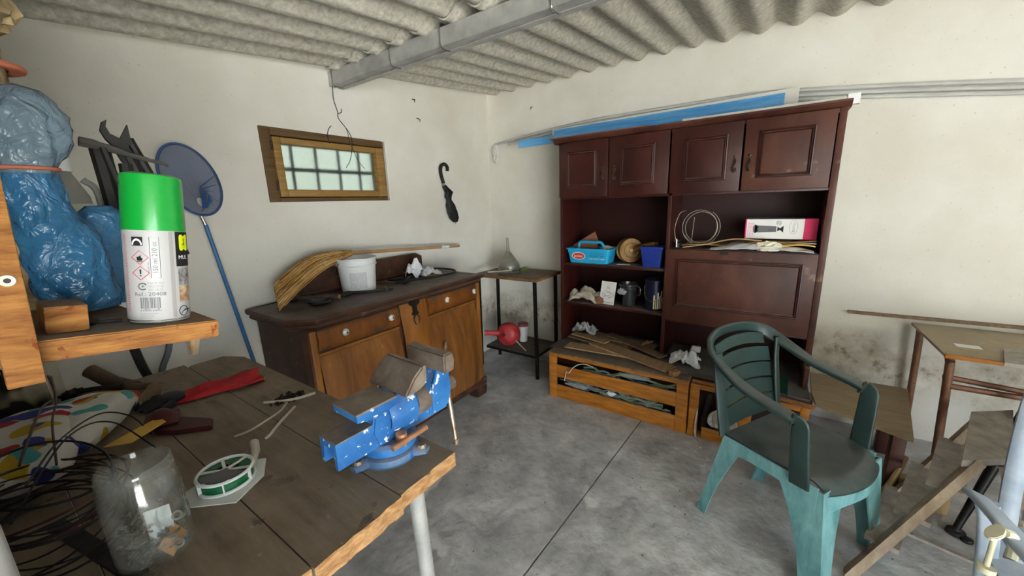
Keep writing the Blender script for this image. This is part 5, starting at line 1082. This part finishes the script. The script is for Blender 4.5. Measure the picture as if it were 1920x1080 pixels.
m = MB(); m.prism([(.235, 1.60), (.30, 1.58), (.36, 1.46), (.34, 1.40), (.27, 1.47), (.23, 1.52)], .016, TR(0, 0, BZ+.001), bev=.004); tag(m.build('leather_flap', 'leather_red'), 'dark red leather flap lying beside the floral cushion', 'leather')
m = MB(); m.grid(lambda u, v: V(.245+.07*u-.03*v, 1.66-.10*v-.05*u, BZ+.02+.03*math.sin(PI*u)*math.sin(PI*v)), 8, 8, .006); tag(m.build('leather_scrap', 'leather_red'), 'folded dark red leather scrap under the glove fingers', 'leather')
m = MB(); m.prism([(.12, 1.50), (.20, 1.545), (.255, 1.57), (.26, 1.52), (.17, 1.46)], .003, TR(0, 0, BZ+.035)); tag(m.build('yellow_card', 'yellow_paper', smooth=False), 'torn yellow card sticking out from the floral cushion', 'card')

# floral cushion
t = thing('floral_cushion', 'white cushion with blue, red and yellow floral print on the bench', 'cushion', (.06, 1.72, BZ))
def cush(c, hx, hy, h, rot, seed):
    m = MB(); cs, sn = math.cos(rot), math.sin(rot); 
    def f(u, v, top=1):
        x, y = 2*u-1, 2*v-1; e = (1-abs(x)**3.2)*(1-abs(y)**3.2); z = h*max(0, e)**.45*top + .008*noise.noise(V(u*4, v*4, seed))
        X, Y = hx*x, hy*y; return V(c[0]+X*cs-Y*sn, c[1]+X*sn+Y*cs, max(BZ+.002, c[2]+z))
    m.grid(lambda u, v: f(u, v, 1), 24, 24); m.grid(lambda u, v: f(u, v, -1), 24, 24); return m
cush((.095, 1.70, BZ+.055), .10, .17, .055, -.55, 1).build('pad', 'floral', t, weld=True)
cush((-.02, 1.62, BZ+.065), .12, .22, .06, -.2, 2).build('pad', 'floral', t, weld=True)
m = MB(); m.grid(lambda u, v: V(-.04+.12*u, 2.02+.10*v-.04*u, BZ+.02+.15*v+.02*math.sin(8*u)), 10, 10, .01); tag(m.build('spotted_cloth', 'spotted'), 'black and cream spotted cloth leaning at the wall behind the cushion', 'cloth')
m = MB(); m.grid(lambda u, v: V(.03+.09*u, 2.06+.05*v, BZ+.01+(.20+.02*math.sin(5*u))*v), 8, 8, .008); tag(m.build('beige_cloth', 'rag'), 'beige cloth hanging behind the bench beside the spotted cloth', 'cloth')
# wire tangle
m = MB(); random.seed(14)
for k in range(14):
    cx, cy = .005+random.uniform(-.03, .01), 1.24+random.uniform(-.05, .05); ra, rb = random.uniform(.10, .16), random.uniform(.12, .20); ph = random.uniform(0, 6.28); z0 = BZ+.006+.006*k
    nf = len(m.bm.faces)
    m.tube([(cx+ra*math.cos(a)*.9, cy+rb*math.sin(a)+.25*ra*math.cos(a)*-.6, z0+.02*(1+math.sin(a+ph))) for a in [2*PI*j/36 for j in range(36)]], random.choice((.0018, .0024, .003)), 5, closed=True)
    m.bm.faces.ensure_lookup_table()
    for f in m.bm.faces[nf:]: f.material_index = k % 4 == 3
m.tube(bez([(-.02, 1.30, BZ+.10), (.05, 1.45, BZ+.12), (.14, 1.60, BZ+.10), (.20, 1.60, BZ+.06), (.22, 1.50, BZ+.02)], 30), .0022, 5); m.tube(bez([(-.05, 1.2, BZ+.08), (.06, 1.42, BZ+.13), (.15, 1.53, BZ+.09), (.21, 1.42, BZ+.01)], 30), .0022, 5)
tag(m.build('wire_tangle', ['wire_black', 'wire_brown']), 'tangled coil of black and brown wire on the bench behind the jar', 'wire', kind='stuff')
m = MB(); m.bar((.0, 1.26, BZ+.004), (.07, .93, BZ+.004), .03, .006); tag(m.build('black_strap', 'wire_black', smooth=False), 'flat black strap lying across the bench beside the jar', 'strap')
m = MB(); m.tube(bez([(.085, 1.95, BZ+.16), (.08, 1.8, BZ+.13), (.045, 1.66, BZ+.15), (.01, 1.5, BZ+.14), (-.02, 1.4, BZ+.11)], 30), .003, 5); m.tube(bez([(.09, 1.93, BZ+.16), (.075, 1.7, BZ+.15), (.05, 1.55, BZ+.135), (.03, 1.35, BZ+.10)], 30), .0025, 5); tag(m.build('cushion_cord', 'wire_brown'), 'thin dark cord lying over the floral cushion', 'cord')

# hose loop on the wall behind the bench
m = MB(); m.tube(bez([(.35, 2.31, 1.05), (.352, 2.30, .95), (.362, 2.29, .84), (.385, 2.28, .70), (.395, 2.28, .5)], 24), .017, 8); tag(m.build('black_strap', 'black_rubber'), 'wide black rubber strap hanging on the wall under the rack', 'strap')
m = MB(); m.tube(bez([(.49, 2.32, 1.10), (.485, 2.31, .98), (.465, 2.30, .88), (.425, 2.29, .80), (.40, 2.28, .70), (.40, 2.28, .5)], 30), .013, 8); tag(m.build('grey_hose', 'hose_grey'), 'grey hose curving down the wall beside the black strap', 'hose')

# ---------------------------------------------------------------- little wooden rack close by
RK = Matrix(((.992, 0, .127, .165), (0, 1, 0, .56), (-.127, 0, .992, 1.37), (0, 0, 0, 1)))
rk = thing('wooden_rack', 'rough orange wooden rack with tilted shelf beside the workbench', 'rack', M=RK)
m = MB(); m.prism([(0, 0), (0, .085), (-.05, .12), (-.06, .36), (-.33, .36), (-.33, 0)], .021, TR(0, 0, -.021), bev=.0015); m.build('shelf_board', 'rack_wood', rk, local=True, smooth=False)
m = MB(); m.box(-.164, -.142, -.02, .0, -.025, .45, Matrix.Rotation(math.radians(-4), 4, 'Y'), bev=.0012); m.build('post', 'rack_wood', rk, local=True)
m = MB(); m.lathe([(.0022, .0), (.0022, .0015), (.0046, .002), (.0052, 0)], frame((-.1555, -.0203, .060), (0, -1, 0)), 20); m.build('screw_cup', 'cream_plastic', rk, local=True)
m = MB(); m.lathe([(0, .0008), (.0024, .0008)], frame((-.1555, -.0203, .060), (0, -1, 0)), 12); m.build('screw', 'dark_steel', rk, local=True)
m = MB(); m.cyl((-.051, .615, 0), (-.051, .615, 1.375), .020, n=16); m.build('tube_leg', 'galvanised', rk)
m = MB(); m.cyl((-.13, .615, 0), (-.13, .615, 1.38), .020, n=16); m.build('tube_leg', 'galvanised', rk)
m = MB(); m.cyl((-.10, .86, BZ), (-.10, .86, 1.38), .015, n=12); m.build('rear_leg', 'brown_wood', rk)
m = MB(); m.box(-.33, -.172, .362, .38, -.02, .86); m.build('back_panel', 'rack_wood', rk, local=True, smooth=False)  # unseen upper panel, added to shade the back wall's upper left
m = MB(); m.box(-.35, -.332, .0, .38, -.02, .86); m.build('side_panel', 'rack_wood', rk, local=True, smooth=False)  # also out of view, added to block light at the left
m = MB(); m.box(-.33, -.172, .02, .36, .5, .518); m.build('shelf_board', 'rack_wood', rk, local=True, smooth=False)  # unseen upper shelf, part of the added shading section
m = MB(); m.bar((-.012, .075, -.02), (-.006, .080, -.058), .004, .006); m.bar((-.001, .07, -.02), (-.003, .08, -.058), .005, .006); m.build('steel_bracket', 'bright_steel', rk, local=True)
L = RK
m = MB(); m.box(-.134, -.104, .028, .085, 0.0005, .028, RK, bev=.0015); tag(m.build('wood_block', 'rack_wood'), 'small sawn wood block on the rack shelf behind the post', 'block')

# spray can
CM = RK @ TR(-.044, .044, .0005)
t = thing('spray_can', 'white spray can with bright green cap on the rack shelf', 'spray can', M=CM)
R_ = .028
m = MB(); m.lathe([(0, .002), (.022, .001), (.0262, 0), (.0272, .002), (.0272, .004), (R_, .005), (R_, .108), (.0272, .112), (.020, .118), (0, .12)], n=48); m.build('body', 'can_white', t, local=True)
m = MB(); m.lathe([(.0276, .0035), (.0281, .004), (.0276, .006)], n=40); m.lathe([(.0268, .0), (.0275, .0015), (.0268, .003)], n=40); m.build('bottom_rim', 'chrome', t, local=True)
m = MB(); m.lathe([(.0284, .107), (.0284, .109), (.0272, .165), (.0262, .169), (.022, .171), (0, .171)], n=48); m.build('cap', 'can_green', t, local=True)
def cyp(x, z, r=R_+.0004, a0=-101): a = math.radians(a0)+x/R_; return V(r*math.cos(a), r*math.sin(a), z)
def patch(mb, x0, x1, z0, z1, r=R_+.0004): mb.grid(lambda u, v: cyp(x0+(x1-x0)*u, z0+(z1-z0)*v, r), max(2, int(abs(x1-x0)*600)), 1)
def poly(mb, pts, r=R_+.0004):
    P = [V(x, z, 0) for x, z in pts]; c = sum(P, V(0, 0, 0))/len(P); mb.loft([[cyp(p.x, p.y, r) for p in P], [cyp(c.x+(p.x-c.x)*.5, c.y+(p.y-c.y)*.5, r) for p in P], [cyp(c.x+(p.x-c.x)*.01, c.y+(p.y-c.y)*.01, r) for p in P]], cap=False)
def lab(name, mt, fn): m = MB(); fn(m); return m.build(name, mt, t, local=True, smooth=False)
D = R_*PI/180
lab('label_panel', 'ink_black', lambda m: patch(m, 35*D, 100*D, .066, .1065))
lab('label_stripe', 'ink_light', lambda m: patch(m, 22*D, 30*D, .006, .1065))
lab('label_badge', 'lime', lambda m: poly(m, [(58*D+x*.6, .094+y) for x, y in rounded(.024, .019, .004)], R_+.0007))
lab('label_badge_mark', 'ink_black', lambda m: [poly(m, [(52*D+.0015*a, .094+.004*b), (54*D+.0015*a, .0955+.004*b), (58*D, .0945), (57*D, .093)], R_+.001) for a, b in ((1, 1), (-1, -1), (1.5, -1))])
lab('label_text', 'logo_white', lambda m: m.text('MUL', .0065, lambda x, y: cyp(53*D+x, .0765+y, R_+.0007)))
lab('label_picture', 'photo_grey', lambda m: patch(m, 38*D, 72*D, .0435, .064))
lab('label_picture', 'photo_brown', lambda m: patch(m, 38*D, 72*D, .0235, .042))
lab('label_ring', 'ink_black', lambda m: [m.tube([cyp(47*D+.0055*math.cos(a), .0125+.0060*math.sin(a)) for a in [2*PI*j/20 for j in range(20)]], .0004, 4, closed=True), m.tube([cyp(47*D, .0125), cyp(50*D+.008, .0135)], .0005, 4), m.tube([cyp(47*D-.003, .010), cyp(47*D+.003, .0145)], .0004, 4)])
X1 = -31*D
lab('hazard_frame', 'hazard_red', lambda m: [m.tube([cyp(X1+.0078*dx, zc+.0078*dz) for dx, dz in ((0, 1), (1, 0), (0, -1), (-1, 0))], .00045, 4, closed=True) for zc in (.0765, .0590)])
lab('hazard_flame', 'ink_black', lambda m: [poly(m, [(X1+x, .0758+z) for x, z in ((-.0022, -.003), (.0022, -.003), (.003, -.0005), (.0012, .001), (.0015, .0036), (-.0004, .0018), (-.0028, .001))]), patch(m, X1-.0028, X1+.0028, .0715, .0721)])
lab('hazard_mark', 'ink_black', lambda m: [poly(m, [(X1-.0006, .0578), (X1+.0006, .0578), (X1+.0009, .0630), (X1-.0009, .0630)]), poly(m, [(X1-.0007, .0553), (X1+.0007, .0553), (X1+.0007, .0566), (X1-.0007, .0566)])])
X0 = -34*D
lab('black_emblem', 'ink_black', lambda m: patch(m, X0-.0052, X0+.0052, .0895, .0995))
lab('white_emblem', 'logo_white', lambda m: poly(m, [(X0+.0048*math.cos(a), .0905+.007*math.sin(a)) for a in [PI*j/12 for j in range(13)]], R_+.0007))
lab('black_emblem', 'ink_black', lambda m: poly(m, [(X0+.0002+.0034*math.cos(a), .0902+.0052*math.sin(a)) for a in [PI*j/12 for j in range(13)]], R_+.001))
X2 = -4*D
lab('volume_text', 'ink_grey', lambda m: [m.text('150 ml 210 cc', .0064, lambda x, y: cyp(X2-y, .0765+x)), m.tube([cyp(X2+dx, z) for dx, z in ((-.004, .0535), (.004, .0535), (.004, .0995), (-.004, .0995))], .00025, 4, closed=True), m.text('Contenido neto', .0024, lambda x, y: cyp(X2-.006-y, .064+x))])
lab('recycle_mark', 'ink_grey', lambda m: [m.tube([cyp(-29*D+.0036*math.cos(a), .0437+.0036*math.sin(a)) for a in [.5+5*j/16 for j in range(17)]], .0007, 4), poly(m, [(-29*D-.001, .0425), (-29*D+.002, .0437), (-29*D-.0005, .0455)])])
lab('label_text', 'ink_light', lambda m: [m.text('AGITE DE', .0034, lambda x, y: cyp(-6*D+x, .0475+y)), m.text('HASTA EL', .0034, lambda x, y: cyp(-6*D+x, .0437+y)), m.text('DE 18/25', .0034, lambda x, y: cyp(-6*D+x, .0399+y))])
lab('reference_text', 'ink_grey', lambda m: m.text('Ref.: 20408', .0062, lambda x, y: cyp(-17*D+x, .0348+y)))
def bars(m):
    random.seed(33); x = -38*D+.0015
    while x < -38*D+.0195:
        wd = random.choice((.0003, .0005, .0009)); patch(m, x, x+wd, .0185 if random.random() < .8 else .0165, .0312); x += wd+random.choice((.0003, .0005, .0007))
lab('barcode', 'ink_grey', bars)
lab('barcode_number', 'ink_grey', lambda m: m.text('8 412345 678912', .0026, lambda x, y: cyp(-17*D+x, .0160+y)))
lab('small_text', 'ink_light', lambda m: [patch(m, -38*D, (-4-4*k)*D, .0125-.0018*k, .0129-.0018*k) for k in range(4)])
lab('edge_text', 'hazard_red', lambda m: [patch(m, -66*D, (-60+(k % 3))*D, .10-.0024*k, .1006-.0024*k) for k in range(36)])

# bags, bottle and tools at the back of the rack
t = thing('blue_bag', 'clear blue plastic bag tied with a cord, bulging above the rack', 'bag', (.07, .70, 1.385))
def bagloft(prof, seed, n=84, cy=.70, dep=.8):
    P = []
    for i in range(len(prof)-1):
        for j in range(4): P.append([prof[i][c]+(prof[i+1][c]-prof[i][c])*j/4 for c in range(3)])
    P.append(list(prof[-1])); rings = []
    def wr(x, y, z): p = V(x*26, y*26, z*17); return (1-2*abs(noise.noise(p+V(seed*5, 0, 0))))*.10+(1-2*abs(noise.noise(p*2.3+V(0, seed*3, 0))))*.07-.09
    for cx, z, rx in P:
        rg = []
        for j in range(n):
            a = 2*PI*j/n; x, y = cx+rx*math.cos(a), cy+rx*dep*math.sin(a); k = 1+wr(x, y, z)*1.5
            rg.append(V(cx+rx*math.cos(a)*k, cy+rx*dep*math.sin(a)*k, z))
        rings.append(rg)
    return rings
m = MB(); m.loft(bagloft([(.069, 1.645, .002), (.070, 1.640, .018), (.070, 1.63, .027), (.068, 1.615, .034), (.066, 1.60, .037), (.065, 1.585, .037), (.063, 1.572, .032), (.061, 1.560, .025), (.060, 1.556, .0235), (.060, 1.550, .024)], 1)); m.build('knotted_top', 'film_pale', t, ang=80)
m = MB(); m.loft(bagloft([(.060, 1.550, .024), (.061, 1.53, .025), (.062, 1.515, .024), (.064, 1.50, .026), (.068, 1.49, .03), (.070, 1.475, .033), (.070, 1.45, .035), (.073, 1.42, .034), (.076, 1.40, .032), (.078, 1.388, .026), (.078, 1.386, .004)], 2)); m.build('bag_body', 'film_blue', t, ang=80)
m = MB(); m.tube([(.060+.0255*math.cos(a), .70+.021*math.sin(a), 1.5555) for a in [2*PI*j/30 for j in range(30)]], .0022, 6, closed=True); m.build('tie_cord', 'cord_orange', t)
m = MB(); m.blob((.068, .705, 1.45), (.024, .018, .055), 4, .3, 2.2, 5); m.build('bag_content', 'blue_bag_inner', t)
m = MB(); m.blob((.062, .70, 1.535), (.019, .015, .03), 3, .3, 2.2, 6); m.build('bag_content', 'blue_bag_inner', t)
t = thing('teal_bag', 'crumpled translucent teal bag beside the spray can', 'bag', (.10, .75, 1.38))
m = MB(); m.loft(bagloft([(.118, 1.515, .012), (.116, 1.505, .022), (.113, 1.485, .027), (.110, 1.46, .030), (.106, 1.43, .032), (.104, 1.40, .033), (.104, 1.384, .030), (.104, 1.382, .003)], 5, cy=.755)); m.build('bag_film', 'film_blue', t, ang=80)
m = MB(); m.blob((.102, .757, 1.425), (.024, .02, .036), 4, .35, 2.4, 7); m.build('bag_content', 'teal_dark', t)
m = MB(); m.box(.088, .115, .735, .745, 1.484, 1.489); m.build('purple_label', 'navy_plastic', t)
t = thing('plastic_bottle', 'clear plastic bottle with white screw cap behind the blue bag', 'bottle', (.105, .86, 1.38))
m = MB(); m.loft([[V(.103+x, .86+y, z) for x, y in rounded(w_*2, w_*1.6, w_*.5)] for w_, z in ((.024, 1.381), (.026, 1.386), (.026, 1.50), (.025, 1.53), (.016, 1.555), (.0125, 1.563), (.0125, 1.57))]); m.build('body', 'bottle_clear', t)
m = MB(); m.cyl((.103, .86, 1.566), (.103, .86, 1.585), .0145, n=20); m.build('cap', 'white_plastic', t)
m = MB(); m.tube(bez([(.125, .86, 1.555), (.137, .86, 1.54), (.137, .86, 1.50), (.129, .86, 1.48)], 14), .0045, 8); m.build('handle', 'bottle_clear', t)
m = MB(); m.box(.078, .128, .8375, .839, 1.41, 1.52); m.build('label', 'bottle_label', t, smooth=False)
t = thing('pruning_loppers', 'black pruning loppers with hooked blade standing on the rack', 'loppers', (.17, .86, 1.38))
def flat(name, mt, pts, y, th=.008): m = MB(); m.prism([(x, z) for x, z in pts], th, frame((0, y, 0), (0, -1, 0), (1, 0, 0))); m.build(name, mt, t, smooth=False)
flat('hook_blade', 'tool_black', [(.170, 1.60), (.160, 1.615), (.156, 1.628), (.160, 1.640), (.166, 1.644), (.163, 1.634), (.166, 1.624), (.176, 1.618), (.188, 1.640), (.188, 1.618), (.182, 1.602), (.178, 1.59)], .86)
flat('shank', 'tool_black', [(.166, 1.606), (.184, 1.606), (.196, 1.575), (.186, 1.565), (.172, 1.585)], .862)
for (a, b, r) in (((.182, .858, 1.595), (.222, .85, 1.43), .008), ((.188, .862, 1.62), (.205, .86, 1.56), .006), ((.176, .855, 1.58), (.165, .85, 1.385), .009), ((.15, .85, 1.60), (.155, .85, 1.385), .012)):
    m = MB(); m.tube([a, b], r, 8); m.build('grip', 'tool_black', t)
t = thing('dark_branch_saw', 'dark tapering branch lying across the loppers on the rack', 'branch', (.18, .83, 1.59))
m = MB(); m.tube(bez([(.128, .835, 1.607), (.148, .835, 1.603), (.175, .835, 1.594), (.20, .835, 1.586), (.219, .835, 1.581), (.222, .835, 1.577)], 20), [.007]*4+[.0055]*4+[.004]*4+[.003]*4+[.0022]*5, 7); m.build('stem', 'tool_grey', t)
m = MB(); m.tube([(.15, .83, 1.60), (.155, .83, 1.56), (.165, .83, 1.50)], [.004, .005, .006], 6); m.build('twig', 'tool_black', t)
m = MB(); m.blob((.150, .84, 1.43), (.03, .03, .045), 3, .3, 2, 4, flat=-.044); tag(m.build('dark_pouch', 'tool_grey'), 'dark grey pouch standing behind the teal bag on the rack', 'pouch')
t = thing('mottled_pole', 'mottled tan round pole with a terracotta ring behind the blue bag', 'pole', (.05, .79, 1.38))
m = MB(); m.cyl((.050, .79, 1.386), (.056, .79, 1.72), .021, n=16); m.blob((.066, .79, 1.745), (.03, .028, .03), 3, .35, 2.5, 3); m.build('shaft', 'mottled_pole', t)
m = MB(); m.tube([(.058+.031*math.cos(a), .79+.03*math.sin(a), 1.679) for a in [2*PI*j/28 for j in range(28)]], .004, 8, closed=True); m.lathe([(.02, -.002), (.031, -.002), (.031, .002), (.02, .002)], TR(.058, .79, 1.679), 24); m.build('ring', 'cord_orange', t)
m = MB(); m.box(.02, .05, .075, .08, 0, .004); m.bm.free()
m = MB(); m.tube([RK @ V(-.115, .06, .003), RK @ V(-.075, .055, .003)], .002, 6); m.blob(RK @ V(-.098, .058, .004), (.006, .004, .004), 2, .2, 2, 1); tag(m.build('loose_screw', 'dark_steel'), 'loose dark screw lying on the rack shelf beside the block', 'screw')
